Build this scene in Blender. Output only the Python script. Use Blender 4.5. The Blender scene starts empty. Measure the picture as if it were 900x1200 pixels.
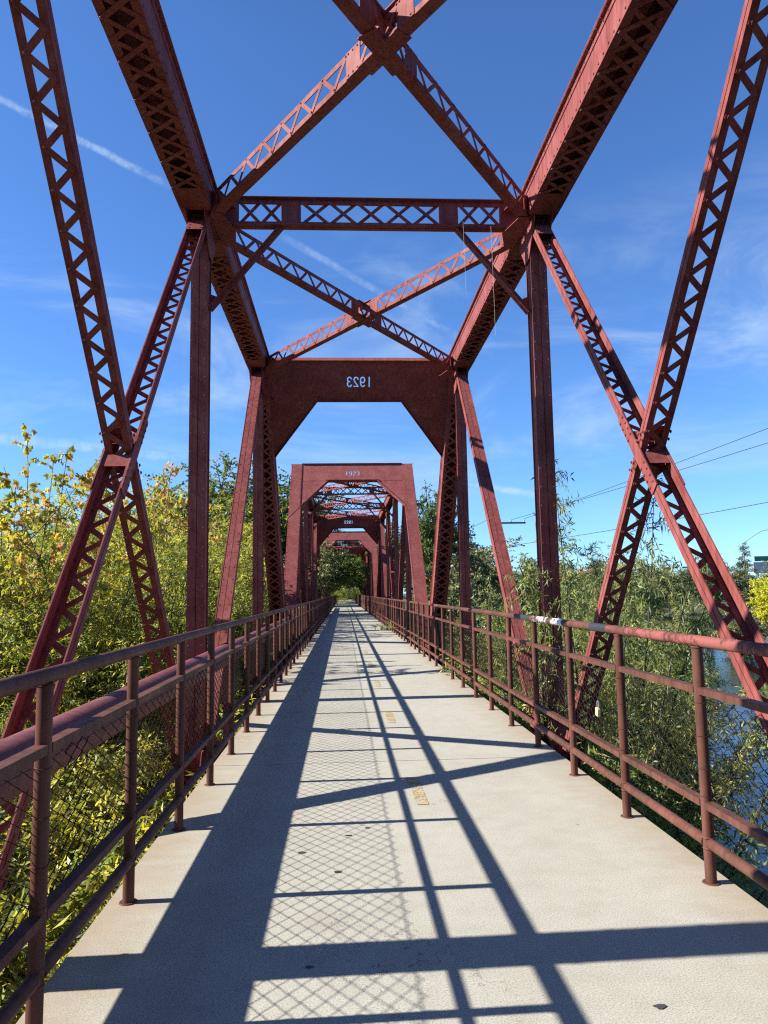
import bpy, math, random
import numpy as np
from mathutils import Vector, Matrix

R = math.radians
scene = bpy.context.scene
COL = scene.collection

# ------------------------------------------------------------------ camera, sky, sun, exposure
cam_d = bpy.data.cameras.new("camera")
cam = bpy.data.objects.new("camera", cam_d); COL.objects.link(cam); scene.camera = cam
yaw, pitch, roll = R(3.2507), R(6.258), R(-0.906)
fw = Vector((math.sin(yaw) * math.cos(pitch), math.cos(yaw) * math.cos(pitch), math.sin(pitch)))
rt0 = Vector((math.cos(yaw), -math.sin(yaw), 0)); up0 = rt0.cross(fw)
rt = rt0 * math.cos(roll) + up0 * math.sin(roll)
up = -rt0 * math.sin(roll) + up0 * math.cos(roll)
cam.matrix_world = Matrix(((rt.x, up.x, -fw.x, 0), (rt.y, up.y, -fw.y, 0), (rt.z, up.z, -fw.z, 1.642), (0, 0, 0, 1)))
cam_d.sensor_fit = 'VERTICAL'; cam_d.sensor_height = 36; cam_d.lens = 36 * 858.4 / 1200
cam_d.clip_start = 0.05; cam_d.clip_end = 3000

SUN_EL = R(33.2)
SUN_DRIFT = 0.018                                  # the sun stands to the left, a touch behind the camera
to_sun = Vector((-math.cos(SUN_EL), -SUN_DRIFT * math.cos(SUN_EL), math.sin(SUN_EL))).normalized()
SUN_STRENGTH, SKY_STRENGTH = 5.0, 0.05
scene.view_settings.view_transform = 'Standard'
scene.view_settings.look = 'None'
scene.view_settings.gamma = 1
scene.view_settings.use_curve_mapping = False
scene.view_settings.exposure = 1.1
scene.cycles.pixel_filter_type = 'BLACKMAN_HARRIS'; scene.cycles.filter_width = 1.2
scene.cycles.use_denoising = False; scene.cycles.sample_clamp_indirect = 4.0

world = bpy.data.worlds.new("World"); scene.world = world; world.use_nodes = True

def build_world():
    nt = world.node_tree; N = nt.nodes; Lk = nt.links
    for n in list(N): N.remove(n)
    out = N.new('ShaderNodeOutputWorld'); bg = N.new('ShaderNodeBackground')
    sky = N.new('ShaderNodeTexSky'); sky.sky_type = 'NISHITA'; sky.sun_disc = False
    sky.sun_elevation = SUN_EL
    sky.sun_rotation = math.atan2(to_sun.x, to_sun.y)
    sky.altitude = 800; sky.air_density = 1.0; sky.dust_density = 0.25; sky.ozone_density = 2.2
    tc = N.new('ShaderNodeTexCoord')
    def vm(op, a, b=None):
        n = N.new('ShaderNodeVectorMath'); n.operation = op
        for i, v in enumerate((a, b)):
            if v is None: continue
            if isinstance(v, (tuple, Vector)): n.inputs[i].default_value = tuple(v)
            else: Lk.new(v, n.inputs[i])
        return n.outputs['Value'] if op in ('DOT_PRODUCT', 'LENGTH') else n.outputs['Vector']
    def m(op, a, b=None, c=None, clamp=False):
        n = N.new('ShaderNodeMath'); n.operation = op; n.use_clamp = clamp
        for i, v in enumerate((a, b, c)):
            if v is None: continue
            if isinstance(v, (int, float)): n.inputs[i].default_value = v
            else: Lk.new(v, n.inputs[i])
        return n.outputs[0]
    def sm(v, a, b):                                  # smoothstep
        n = N.new('ShaderNodeMapRange'); n.interpolation_type = 'SMOOTHSTEP'
        Lk.new(v, n.inputs['Value']); n.inputs['From Min'].default_value = a; n.inputs['From Max'].default_value = b
        return n.outputs['Result']
    def noise(vec, scale, detail=5, rough=0.6, stretch=None, dist=0.0):
        if stretch: vec = vm('MULTIPLY', vec, stretch)
        n = N.new('ShaderNodeTexNoise'); Lk.new(vec, n.inputs['Vector'])
        n.inputs['Scale'].default_value = scale; n.inputs['Detail'].default_value = detail
        n.inputs['Roughness'].default_value = rough; n.inputs['Distortion'].default_value = dist
        return n.outputs['Fac']
    d = vm('NORMALIZE', tc.outputs['Generated'])
    wob = noise(d, 9.0, 6, 0.7)
    def trail(p, q, width, strength, seed, rag):      # vapour trail: a great-circle arc in the sky
        p, q = Vector(p).normalized(), Vector(q).normalized()
        n = p.cross(q).normalized(); a = (p + q).normalized(); t = n.cross(a)
        dist = vm('DOT_PRODUCT', d, n)
        w = m('MULTIPLY', m('SUBTRACT', wob, 0.5), rag)
        dist = m('ABSOLUTE', m('ADD', dist, w))
        half = math.acos(max(-1, min(1, p.dot(q)))) / 2
        s = m('ABSOLUTE', vm('DOT_PRODUCT', d, t))
        along = m('SUBTRACT', 1.0, sm(s, math.sin(half) * 0.55, math.sin(half) * 1.0))
        front = m('GREATER_THAN', vm('DOT_PRODUCT', d, a), 0.0)
        rib = m('SUBTRACT', 1.0, sm(dist, width * 0.15, width))
        br = sm(noise(d, 45 + seed, 5, 0.7), 0.25, 0.75)
        return m('MULTIPLY', m('MULTIPLY', m('MULTIPLY', rib, along), front), m('MULTIPLY', br, strength))
    def D(x, y):                                      # a direction of the sky
        v = rt * ((x - 450) / 858.4) - up * ((y - 600) / 858.4) + fw
        return v.normalized()
    parts = [trail(D(-120, 55), D(215, 226), 0.0060, 0.50, 0, 0.011),
             trail(D(310, 265), D(590, 425), 0.0065, 0.30, 7, 0.007),
             trail(D(420, 545), D(660, 585), 0.007, 0.5, 3, 0.010),
             trail(D(-90, 505), D(260, 540), 0.010, 0.4, 5, 0.016)]
    cir = sm(noise(d, 3.2, 8, 0.62, (1.0, 1.0, 3.2), 0.6), 0.44, 0.78)
    zc = N.new('ShaderNodeSeparateXYZ'); Lk.new(d, zc.inputs[0]); z = zc.outputs['Z']
    band = m('MULTIPLY', sm(z, 0.04, 0.22), m('SUBTRACT', 1.0, sm(z, 0.34, 0.52)))
    total = m('MULTIPLY', m('MULTIPLY', cir, band), 0.48)
    for p_ in parts: total = m('MAXIMUM', total, p_)
    mix = N.new('ShaderNodeMix'); mix.data_type = 'RGBA'
    tint = N.new('ShaderNodeMix'); tint.data_type = 'RGBA'; tint.blend_type = 'MULTIPLY'
    tint.inputs['Factor'].default_value = 1.0
    zen = N.new('ShaderNodeMix'); zen.data_type = 'RGBA'     # sky above the frame darkened to cut fill on shaded surfaces
    Lk.new(sm(z, 0.62, 0.88), zen.inputs['Factor']); zen.inputs['A'].default_value = (0.90, 1.40, 2.06, 1); zen.inputs['B'].default_value = (0.44, 0.52, 0.64, 1)
    Lk.new(sky.outputs['Color'], tint.inputs['A']); Lk.new(zen.outputs['Result'], tint.inputs['B'])
    Lk.new(total, mix.inputs['Factor']); Lk.new(tint.outputs['Result'], mix.inputs['A'])
    mix.inputs['B'].default_value = (7.0, 8.6, 10.4, 1)
    Lk.new(mix.outputs['Result'], bg.inputs['Color']); bg.inputs['Strength'].default_value = SKY_STRENGTH
    Lk.new(bg.outputs['Background'], out.inputs['Surface'])
build_world()

sun_d = bpy.data.lights.new("sun", 'SUN'); sun_d.energy = SUN_STRENGTH; sun_d.angle = R(0.53)
sun_d.color = (1.0, 0.94, 0.85)
sun = bpy.data.objects.new("sun", sun_d); COL.objects.link(sun)
sun.rotation_euler = to_sun.to_track_quat('Z', 'Y').to_euler(); sun.location = (-40, 0, 40)

# ------------------------------------------------------------------ materials
def nodes_of(name):
    m = bpy.data.materials.new(name); m.use_nodes = True
    nt = m.node_tree
    b = nt.nodes['Principled BSDF']
    return m, nt, b

def ramp(nt, fac, stops):
    n = nt.nodes.new('ShaderNodeValToRGB'); nt.links.new(fac, n.inputs[0])
    e = n.color_ramp.elements
    while len(e) < len(stops): e.new(0.5)
    for el, (p, c) in zip(e, stops):
        el.position = p; el.color = c if len(c) == 4 else (*c, 1)
    return n.outputs['Color']

def tnoise(nt, vec, scale, detail=4, rough=0.55):
    n = nt.nodes.new('ShaderNodeTexNoise'); nt.links.new(vec, n.inputs['Vector'])
    n.inputs['Scale'].default_value = scale; n.inputs['Detail'].default_value = detail; n.inputs['Roughness'].default_value = rough
    return n.outputs['Fac']

def vmul(nt, vec, s):
    n = nt.nodes.new('ShaderNodeVectorMath'); n.operation = 'MULTIPLY'
    nt.links.new(vec, n.inputs[0]); n.inputs[1].default_value = s
    return n.outputs['Vector']

def mixc(nt, fac, a, b, mode='MIX'):
    n = nt.nodes.new('ShaderNodeMix'); n.data_type = 'RGBA'; n.blend_type = mode
    for sock, v in (('Factor', fac), ('A', a), ('B', b)):
        if isinstance(v, (int, float)): n.inputs[sock].default_value = v
        elif isinstance(v, tuple): n.inputs[sock].default_value = v if len(v) == 4 else (*v, 1)
        else: nt.links.new(v, n.inputs[sock])
    return n.outputs['Result']

def bump(nt, b, h, strength, dist):
    n = nt.nodes.new('ShaderNodeBump'); nt.links.new(h, n.inputs['Height'])
    n.inputs['Strength'].default_value = strength; n.inputs['Distance'].default_value = dist
    nt.links.new(n.outputs['Normal'], b.inputs['Normal'])

def geo_pos(nt): return nt.nodes.new('ShaderNodeNewGeometry').outputs['Position']

def mat_steel(name, base, dark, pale, rough=0.55, pale_amt=0.5):
    m, nt, b = nodes_of(name); P = geo_pos(nt)
    big = tnoise(nt, P, 1.7, 6, 0.65)
    streak = tnoise(nt, vmul(nt, P, (9, 9, 1.1)), 1.6, 5, 0.7)
    fine = tnoise(nt, P, 55, 3, 0.7)
    c = ramp(nt, big, [(0.25, dark), (0.52, base), (0.8, pale)])
    s = ramp(nt, streak, [(0.35, (0.62, 0.56, 0.53)), (0.58, (1, 1, 1)), (0.8, (1.14, 1.20, 1.22))])
    c = mixc(nt, 0.85, c, s, 'MULTIPLY')
    f = ramp(nt, fine, [(0.3, (0.80, 0.78, 0.77)), (0.6, (1, 1, 1))])
    c = mixc(nt, 0.18, c, f, 'MULTIPLY')
    rf = tnoise(nt, vmul(nt, P, (1, 1, 0.6)), 7.5, 8, 0.75)
    c = mixc(nt, ramp(nt, rf, [(0.60, (0, 0, 0)), (0.72, (0.20, 0.20, 0.20))]), c, (0.085, 0.036, 0.022))
    nt.links.new(c, b.inputs['Base Color'])
    r = ramp(nt, big, [(0.3, (rough + .12,) * 3), (0.7, (rough - .08,) * 3)]); nt.links.new(r, b.inputs['Roughness'])
    b.inputs['Specular IOR Level'].default_value = 0.1
    bump(nt, b, fine, 0.05, 0.003)
    return m

M_STEEL = mat_steel('red_oxide_paint', (0.262, 0.078, 0.072), (0.185, 0.048, 0.043), (0.315, 0.118, 0.110), 0.62)
M_PLATE = mat_steel('faded_red_paint', (0.272, 0.084, 0.078), (0.20, 0.055, 0.049), (0.325, 0.125, 0.118), 0.64)
M_RAIL = mat_steel('rusty_rail_paint', (0.130, 0.058, 0.044), (0.075, 0.038, 0.031), (0.215, 0.074, 0.062), 0.5)
M_PIPE = mat_steel('pipe_paint', (0.22, 0.082, 0.088), (0.18, 0.068, 0.068), (0.26, 0.11, 0.11), 0.5)
M_WIRE = mat_steel('weathered_wire', (0.045, 0.032, 0.026), (0.030, 0.022, 0.019), (0.075, 0.058, 0.050), 0.55)

def mat_plain(name, col, rough=0.6, metal=0.0, var=0.25, scale=20):
    m, nt, b = nodes_of(name)
    n = tnoise(nt, geo_pos(nt), scale, 4)
    nt.links.new(ramp(nt, n, [(0.3, tuple(c * (1 - var) for c in col)), (0.7, tuple(min(1, c * (1 + var)) for c in col))]), b.inputs['Base Color'])
    b.inputs['Roughness'].default_value = rough; b.inputs['Metallic'].default_value = metal
    return m

def mat_concrete():
    m, nt, b = nodes_of('broomed_concrete'); P = geo_pos(nt)
    sep = nt.nodes.new('ShaderNodeSeparateXYZ'); nt.links.new(P, sep.inputs[0])
    big = tnoise(nt, P, 0.55, 6, 0.62); mid = tnoise(nt, P, 5.0, 5, 0.65); fine = tnoise(nt, P, 130, 3, 0.8); speck = tnoise(nt, P, 380, 2, 0.6)
    broom = tnoise(nt, vmul(nt, P, (1.5, 95, 1)), 2.2, 4, 0.7)
    c = ramp(nt, big, [(0.28, (0.385, 0.366, 0.303)), (0.5, (0.415, 0.402, 0.338)), (0.75, (0.44, 0.428, 0.366))])
    c = mixc(nt, 0.55, c, ramp(nt, mid, [(0.3, (0.84, 0.83, 0.81)), (0.55, (1, 1, 1)), (0.8, (1.08, 1.08, 1.08))]), 'MULTIPLY')
    c = mixc(nt, 0.95, c, ramp(nt, fine, [(0.34, (0.52, 0.51, 0.49)), (0.5, (1, 1, 1)), (0.68, (1.28, 1.28, 1.28))]), 'MULTIPLY')
    c = mixc(nt, 0.6, c, ramp(nt, speck, [(0.30, (0.5, 0.48, 0.45)), (0.44, (1, 1, 1)), (0.7, (1.1, 1.1, 1.1))]), 'MULTIPLY')
    # rust and soil stains along both edges of the slab, ragged inwards
    def mth(op, a, bb, clamp=False):
        n = nt.nodes.new('ShaderNodeMath'); n.operation = op; n.use_clamp = clamp
        for i, v in enumerate((a, bb)):
            if isinstance(v, (int, float)): n.inputs[i].default_value = v
            else: nt.links.new(v, n.inputs[i])
        return n.outputs[0]
    off = mth('ABSOLUTE', mth('SUBTRACT', sep.outputs['X'], 0.4345), 0.0)
    st = tnoise(nt, vmul(nt, P, (1.6, 4.5, 1)), 1.3, 6, 0.7)
    edge = mth('MULTIPLY', mth('SUBTRACT', mth('ADD', off, mth('MULTIPLY', st, 0.75)), 1.66), 2.2, True)
    c = mixc(nt, mth('MULTIPLY', edge, 0.55), c, (0.30, 0.205, 0.115))
    cr = tnoise(nt, P, 0.9, 6, 0.6); cm = tnoise(nt, P, 0.45, 2, 0.5)
    line = mth('MULTIPLY', mth('SUBTRACT', 0.0022, mth('ABSOLUTE', mth('SUBTRACT', cr, 0.5), 0.0)), 700.0, True)
    line = mth('MULTIPLY', line, mth('MULTIPLY', mth('SUBTRACT', cm, 0.52), 14.0, True))
    c = mixc(nt, mth('MULTIPLY', line, 0.7), c, (0.12, 0.10, 0.085))
    spot = tnoise(nt, P, 2.6, 7, 0.72)
    c = mixc(nt, ramp(nt, spot, [(0.60, (0, 0, 0)), (0.74, (0.30, 0.30, 0.30))]), c, (0.23, 0.20, 0.16))
    nt.links.new(c, b.inputs['Base Color']); b.inputs['Roughness'].default_value = 0.88
    b.inputs['Specular IOR Level'].default_value = 0.25
    h = mth('ADD', mth('MULTIPLY', fine, 0.6), broom)
    bump(nt, b, h, 0.16, 0.003)
    return m
M_CONC = mat_concrete()
M_PIER = mat_plain('pier_concrete', (0.30, 0.28, 0.25), 0.9)
M_JOINT = mat_plain('joint_filler', (0.035, 0.032, 0.030), 0.9)
M_GUM = mat_plain('gum_spot', (0.05, 0.048, 0.045), 0.8)
M_WOOD = mat_plain('pole_wood', (0.10, 0.075, 0.055), 0.85)
M_CABLE = mat_plain('cable', (0.03, 0.03, 0.03), 0.6)
M_SIGN = mat_plain('sign_green', (0.02, 0.17, 0.11), 0.5, 0, 0.08, 2)
M_GALV = mat_plain('galvanised', (0.42, 0.43, 0.44), 0.45, 0.3, 0.1)
M_BRASS = mat_plain('pale_brass', (0.72, 0.62, 0.34), 0.4, 0.15, 0.06)
M_CHROME = mat_plain('shackle_steel', (0.75, 0.75, 0.74), 0.25, 0.9, 0.05)
M_BLACKP = mat_plain('black_touch_up_paint', (0.030, 0.034, 0.042), 0.5)
M_BARK = mat_plain('bark', (0.085, 0.068, 0.052), 0.9, 0, 0.4, 12)
M_STRING = mat_plain('pale_string', (0.5, 0.5, 0.48), 0.8)

def mat_worn(name, col, thresh, scale):
    m, nt, b = nodes_of(name); P = geo_pos(nt)
    n = tnoise(nt, P, scale, 5, 0.75); n2 = tnoise(nt, P, scale * 0.18, 3, 0.6)
    mx = nt.nodes.new('ShaderNodeMath'); mx.operation = 'ADD'; nt.links.new(n, mx.inputs[0]); nt.links.new(n2, mx.inputs[1])
    a = ramp(nt, mx.outputs[0], [(thresh - 0.04, (0, 0, 0)), (min(1, thresh + 0.05), (1, 1, 1))])
    hs = nt.nodes.new('ShaderNodeMath'); hs.operation = 'MULTIPLY'; hs.inputs[1].default_value = 0.5
    nt.links.new(mx.outputs[0], hs.inputs[0])
    nt.links.remove(a.node.inputs[0].links[0]); nt.links.new(hs.outputs[0], a.node.inputs[0])
    b.inputs['Base Color'].default_value = (*col, 1); b.inputs['Roughness'].default_value = 0.8
    nt.links.new(a, b.inputs['Alpha'])
    return m
M_YELLOW = mat_worn('worn_yellow_paint', (0.47, 0.36, 0.17), 0.50, 26)
M_REDWORN = mat_worn('worn_red_paint', (0.235, 0.066, 0.058), 0.485, 16)
M_WHITEP = mat_worn('white_scribble_paint', (0.82, 0.83, 0.84), 0.52, 22)

def mat_leaf(name, stops, trans=0.5, gloss=0.04, lift=1.85):
    m = bpy.data.materials.new(name); m.use_nodes = True
    nt = m.node_tree; N = nt.nodes
    for n in list(N): N.remove(n)
    out = N.new('ShaderNodeOutputMaterial')
    at = N.new('ShaderNodeAttribute'); at.attribute_name = 'tint'
    oi = N.new('ShaderNodeObjectInfo')
    a = N.new('ShaderNodeMath'); a.operation = 'MULTIPLY_ADD'; nt.links.new(oi.outputs['Random'], a.inputs[0]); a.inputs[1].default_value = 0.30
    nt.links.new(at.outputs['Fac'], a.inputs[2])
    s = N.new('ShaderNodeMath'); s.operation = 'SUBTRACT'; s.use_clamp = True; nt.links.new(a.outputs[0], s.inputs[0]); s.inputs[1].default_value = 0.15
    c = ramp(nt, s.outputs[0], [(p, tuple(min(0.62, v * lift) for v in q)) for p, q in stops])
    d = N.new('ShaderNodeBsdfDiffuse'); t = N.new('ShaderNodeBsdfTranslucent'); g = N.new('ShaderNodeBsdfGlossy'); g.inputs['Roughness'].default_value = 0.5
    nt.links.new(c, d.inputs['Color'])
    tc = mixc(nt, 1.0, c, (1.35, 1.25, 0.55), 'MULTIPLY'); nt.links.new(tc, t.inputs['Color'])
    g.inputs['Color'].default_value = (0.75, 0.8, 0.75, 1)
    m1 = N.new('ShaderNodeMixShader'); m1.inputs[0].default_value = trans
    nt.links.new(d.outputs[0], m1.inputs[1]); nt.links.new(t.outputs[0], m1.inputs[2])
    m2 = N.new('ShaderNodeMixShader'); m2.inputs[0].default_value = gloss
    nt.links.new(m1.outputs[0], m2.inputs[1]); nt.links.new(g.outputs[0], m2.inputs[2])
    nt.links.new(m2.outputs[0], out.inputs['Surface'])
    return m
M_WILLOW = mat_leaf('willow_leaf', [(0.0, (0.045, 0.070, 0.020)), (0.3, (0.095, 0.125, 0.032)), (0.6, (0.17, 0.185, 0.040)), (0.86, (0.27, 0.25, 0.05)), (1.0, (0.34, 0.27, 0.05))], lift=2.2)
M_WILLOWG = mat_leaf('grey_willow_leaf', [(0.0, (0.045, 0.066, 0.026)), (0.4, (0.090, 0.118, 0.044)), (0.75, (0.155, 0.175, 0.065)), (1.0, (0.25, 0.23, 0.06))], lift=2.15)
M_GREEN = mat_leaf('green_leaf', [(0.0, (0.022, 0.040, 0.012)), (0.4, (0.050, 0.078, 0.020)), (0.75, (0.095, 0.12, 0.028)), (1.0, (0.20, 0.17, 0.04))], 0.4)
M_MAPLE = mat_leaf('turning_maple_leaf', [(0.0, (0.11, 0.135, 0.03)), (0.5, (0.23, 0.22, 0.05)), (0.74, (0.33, 0.23, 0.08)), (0.85, (0.40, 0.16, 0.11)), (1.0, (0.42, 0.13, 0.11))], 0.48, 0.03, 2.1)
M_YLEAF = mat_leaf('yellow_leaf', [(0.0, (0.22, 0.22, 0.02)), (0.5, (0.46, 0.37, 0.02)), (1.0, (0.55, 0.42, 0.04))], 0.45, 0.04)
M_OLIVE = mat_leaf('olive_far_leaf', [(0.0, (0.045, 0.065, 0.030)), (0.5, (0.085, 0.105, 0.045)), (1.0, (0.17, 0.14, 0.055))], 0.3, 0.05)
M_GOLD = mat_leaf('gold_far_leaf', [(0.0, (0.10, 0.12, 0.025)), (0.5, (0.22, 0.19, 0.035)), (1.0, (0.36, 0.24, 0.045))], 0.35, 0.05)
M_RUST = mat_leaf('rust_leaf', [(0.0, (0.12, 0.07, 0.04)), (0.5, (0.22, 0.08, 0.05)), (1.0, (0.30, 0.11, 0.06))], 0.35, 0.05)
M_PINE = mat_leaf('pine_needles', [(0.0, (0.022, 0.040, 0.028)), (0.6, (0.045, 0.068, 0.042)), (1.0, (0.07, 0.09, 0.05))], 0.15, 0.05)

def mat_ground():
    m, nt, b = nodes_of('bank_soil'); P = geo_pos(nt)
    n = tnoise(nt, P, 0.6, 8, 0.7); f = tnoise(nt, P, 14, 5, 0.7)
    c = ramp(nt, n, [(0.3, (0.045, 0.050, 0.020)), (0.55, (0.085, 0.078, 0.038)), (0.8, (0.13, 0.105, 0.06))])
    c = mixc(nt, 0.7, c, ramp(nt, f, [(0.3, (0.45, 0.45, 0.42)), (0.7, (1.25, 1.25, 1.2))]), 'MULTIPLY')
    nt.links.new(c, b.inputs['Base Color']); b.inputs['Roughness'].default_value = 0.95
    bump(nt, b, f, 0.6, 0.08)
    return m
M_GROUND = mat_ground()

def mat_water():
    m, nt, b = nodes_of('river_water'); P = geo_pos(nt)
    b.inputs['Base Color'].default_value = (0.010, 0.022, 0.030, 1); b.inputs['Roughness'].default_value = 0.06
    b.inputs['IOR'].default_value = 1.33; b.inputs['Specular IOR Level'].default_value = 0.75
    r = tnoise(nt, vmul(nt, P, (1.0, 2.2, 1)), 1.6, 4, 0.55)
    bump(nt, b, r, 0.25, 0.05)
    return m
M_WATER = mat_water()

# ------------------------------------------------------------------ mesh helpers
class MB:
    """collects plates, tubes, polygons and rivets and links them as one mesh object"""
    def __init__(s): s.v = []; s.f = []
    def add(s, vs, fs):
        o = len(s.v); s.v.extend(tuple(v) for v in vs); s.f.extend(tuple(i + o for i in f) for f in fs)
    def frame_box(s, O, T, A, B, t, a, b):
        vs = [O + T * x + A * y + B * z for x in t for y in a for z in b]
        s.add(vs, [(0, 1, 3, 2), (4, 6, 7, 5), (0, 4, 5, 1), (2, 3, 7, 6), (0, 2, 6, 4), (1, 5, 7, 3)])
    def box(s, x, y, z): s.frame_box(Vector(), Vector((1, 0, 0)), Vector((0, 1, 0)), Vector((0, 0, 1)), x, y, z)
    def tube(s, pts, r, n=10, cap=True):
        pts = [Vector(p) for p in pts]; k = len(pts); rs = r if isinstance(r, (list, tuple)) else [r] * k
        vs = []; fs = []
        for i, p in enumerate(pts):
            d = (pts[min(i + 1, k - 1)] - pts[max(i - 1, 0)]).normalized()
            u = d.cross(Vector((0, 0, 1)) if abs(d.z) < 0.9 else Vector((0, 1, 0))).normalized(); w = d.cross(u)
            for j in range(n):
                t = 2 * math.pi * j / n
                vs.append(p + (u * math.cos(t) + w * math.sin(t)) * rs[i])
        for i in range(k - 1):
            for j in range(n):
                fs.append((i * n + j, i * n + (j + 1) % n, (i + 1) * n + (j + 1) % n, (i + 1) * n + j))
        if cap: fs.append(tuple(range(n - 1, -1, -1))); fs.append(tuple((k - 1) * n + j for j in range(n)))
        s.add(vs, fs)
    def prism(s, poly, O, T, B, A, a):
        """polygon in (T, B) about O, extruded along A between a[0] and a[1]"""
        n = len(poly)
        vs = [O + T * p[0] + B * p[1] + A * a[0] for p in poly] + [O + T * p[0] + B * p[1] + A * a[1] for p in poly]
        s.add(vs, [tuple(range(n)), tuple(range(2 * n - 1, n - 1, -1))] + [(i, (i + 1) % n, n + (i + 1) % n, n + i) for i in range(n)])
    def rivet(s, p, nrm, r=0.017, h=0.012):
        nrm = Vector(nrm).normalized(); u = nrm.orthogonal().normalized(); w = nrm.cross(u); vs = []
        for rr, hh in ((1, 0), (0.75, 0.7)):
            for j in range(6):
                t = math.pi * j / 3; vs.append(p + (u * math.cos(t) + w * math.sin(t)) * r * rr + nrm * h * hh)
        vs.append(p + nrm * h)
        s.add(vs, [(j, (j + 1) % 6, 6 + (j + 1) % 6, 6 + j) for j in range(6)] + [(6 + j, 6 + (j + 1) % 6, 12) for j in range(6)])
    def mesh(s, name, mat, smooth=False):
        me = bpy.data.meshes.new(name); me.from_pydata(s.v, [], s.f); me.materials.append(mat)
        me.validate(); fix_normals(me)
        if smooth:
            for p in me.polygons: p.use_smooth = True
            try: me.set_sharp_from_angle(angle=R(40))
            except Exception: pass
        return me
    def build(s, name, mat, parent=None, smooth=False):
        o = bpy.data.objects.new(name, s.mesh(name, mat, smooth)); COL.objects.link(o)
        if parent: o.parent = parent
        return o

import bmesh
def fix_normals(me):
    bm = bmesh.new(); bm.from_mesh(me); bmesh.ops.recalc_face_normals(bm, faces=bm.faces); bm.to_mesh(me); bm.free()

def tag(o, label=None, cat=None, group=None, kind=None):
    if label: o['label'] = label
    if cat: o['category'] = cat
    if group: o['group'] = group
    if kind: o['kind'] = kind
    return o

def empty(name, loc=(0, 0, 0), rz=0.0):
    o = bpy.data.objects.new(name, None); COL.objects.link(o); o.location = loc; o.rotation_euler = (0, 0, rz); o.empty_display_size = 0.3
    return o

def copy_tree(o, parent=None):
    c = o.copy(); COL.objects.link(c)
    if parent: c.parent = parent
    for ch in list(o.children): copy_tree(ch, c)
    return c

# ------------------------------------------------------------------ the setting: ground, river
def ground_h(x, y):
    bank = -2.7 + 0.35 * np.sin(x * 0.5 + 1) * np.cos(y * 0.37)
    # river bed to the right of the near span
    s1 = 1 / (1 + np.exp(-(x - 1.2) * 1.3))
    far = 1 / (1 + np.exp(-(y - (46 + np.maximum(0, x - 3) * 0.95)) * 0.25))
    wet = s1 * (1 - far)
    isl = np.exp(-(((x - 6.5) / 4.2) ** 2 + ((y - 17) / 9.0) ** 2) * 1.1)
    return bank * (1 - wet) + (-6.4 + 2.6 * isl) * wet - 0.8 * np.exp(-((y - 48) / 16) ** 2) * (1 - s1) + 0.8 * far * s1
def axis_pts(lo, hi, fine_lo, fine_hi, step):
    f = np.arange(fine_lo, fine_hi + step, step)
    a = fine_lo - np.geomspace(1.5, fine_lo - lo, 22)[::-1]; b = f[-1] + np.geomspace(1.5, hi - f[-1], 22)
    return np.concatenate([a, f, b])
gx = axis_pts(-900, 900, -24, 30, 0.75); gy = axis_pts(-400, 1500, -14, 110, 1.0)
GX, GY = np.meshgrid(gx, gy)
rng0 = np.random.default_rng(5)
GZ = ground_h(GX, GY) + rng0.normal(0, 0.05, GX.shape) * (np.abs(GX) < 30)
nx, ny = len(gx), len(gy)
gv = np.stack([GX.ravel(), GY.ravel(), GZ.ravel()], 1)
gf = [(j * nx + i, j * nx + i + 1, (j + 1) * nx + i + 1, (j + 1) * nx + i) for j in range(ny - 1) for i in range(nx - 1)]
me = bpy.data.meshes.new('ground'); me.from_pydata(gv.tolist(), [], gf); me.materials.append(M_GROUND)
for p in me.polygons: p.use_smooth = True
g = bpy.data.objects.new('ground', me); COL.objects.link(g); tag(g, kind='structure')
WATER_Z = -4.7
mb = MB(); mb.add([(-40, -90, WATER_Z), (260, -90, WATER_Z), (260, 330, WATER_Z), (-40, 330, WATER_Z)], [(0, 1, 2, 3)])
tag(mb.build('river', M_WATER), kind='structure')

# ------------------------------------------------------------------ bridge dimensions
CX, HALF = 0.508, 2.772               # truss centre line and half spacing
PANEL = 8.126; NPAN = 5; SPAN = PANEL * NPAN; GAP = 0.85
ZT, ZB = 7.92, -1.72                  # top and bottom panel points
SPAN0 = 3.474 - 3 * PANEL + PANEL - PANEL - 0.0   # L0 of the near span
SPAN0 = 11.6 - 3 * PANEL              # node 2 counted from the far end stands at y = 11.6
DECK_L, DECK_R = -1.286, 2.155
Xv, Yv, Zv = Vector((1, 0, 0)), Vector((0, 1, 0)), Vector((0, 0, 1))

# ------------------------------------------------------------------ path on the bridge
mb = MB()
ps = [SPAN0 - 6]
k = -2
while True:
    y = 7.38 + k * PANEL
    if y > 104: break
    if y > ps[0] + 1: ps.append(y)
    k += 1
ps.append(106.0)
for a, b in zip(ps[:-1], ps[1:]):
    mb.box((DECK_L, DECK_R), (a + 0.006, b - 0.006), (-0.20, 0.0))
path = mb.build('path', M_CONC); tag(path, kind='structure')
mb = MB()
for y in ps[1:-1]: mb.box((DECK_L + 0.01, DECK_R - 0.01), (y - 0.0058, y + 0.0058), (-0.15, -0.004))
tag(mb.build('path_joints', M_JOINT), kind='structure')
mb = MB(); mb.box((-1.9, 2.8), (106.004, 180), (-2.5, -0.01))
tag(mb.build('path_approach', M_CONC), kind='structure')
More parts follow.
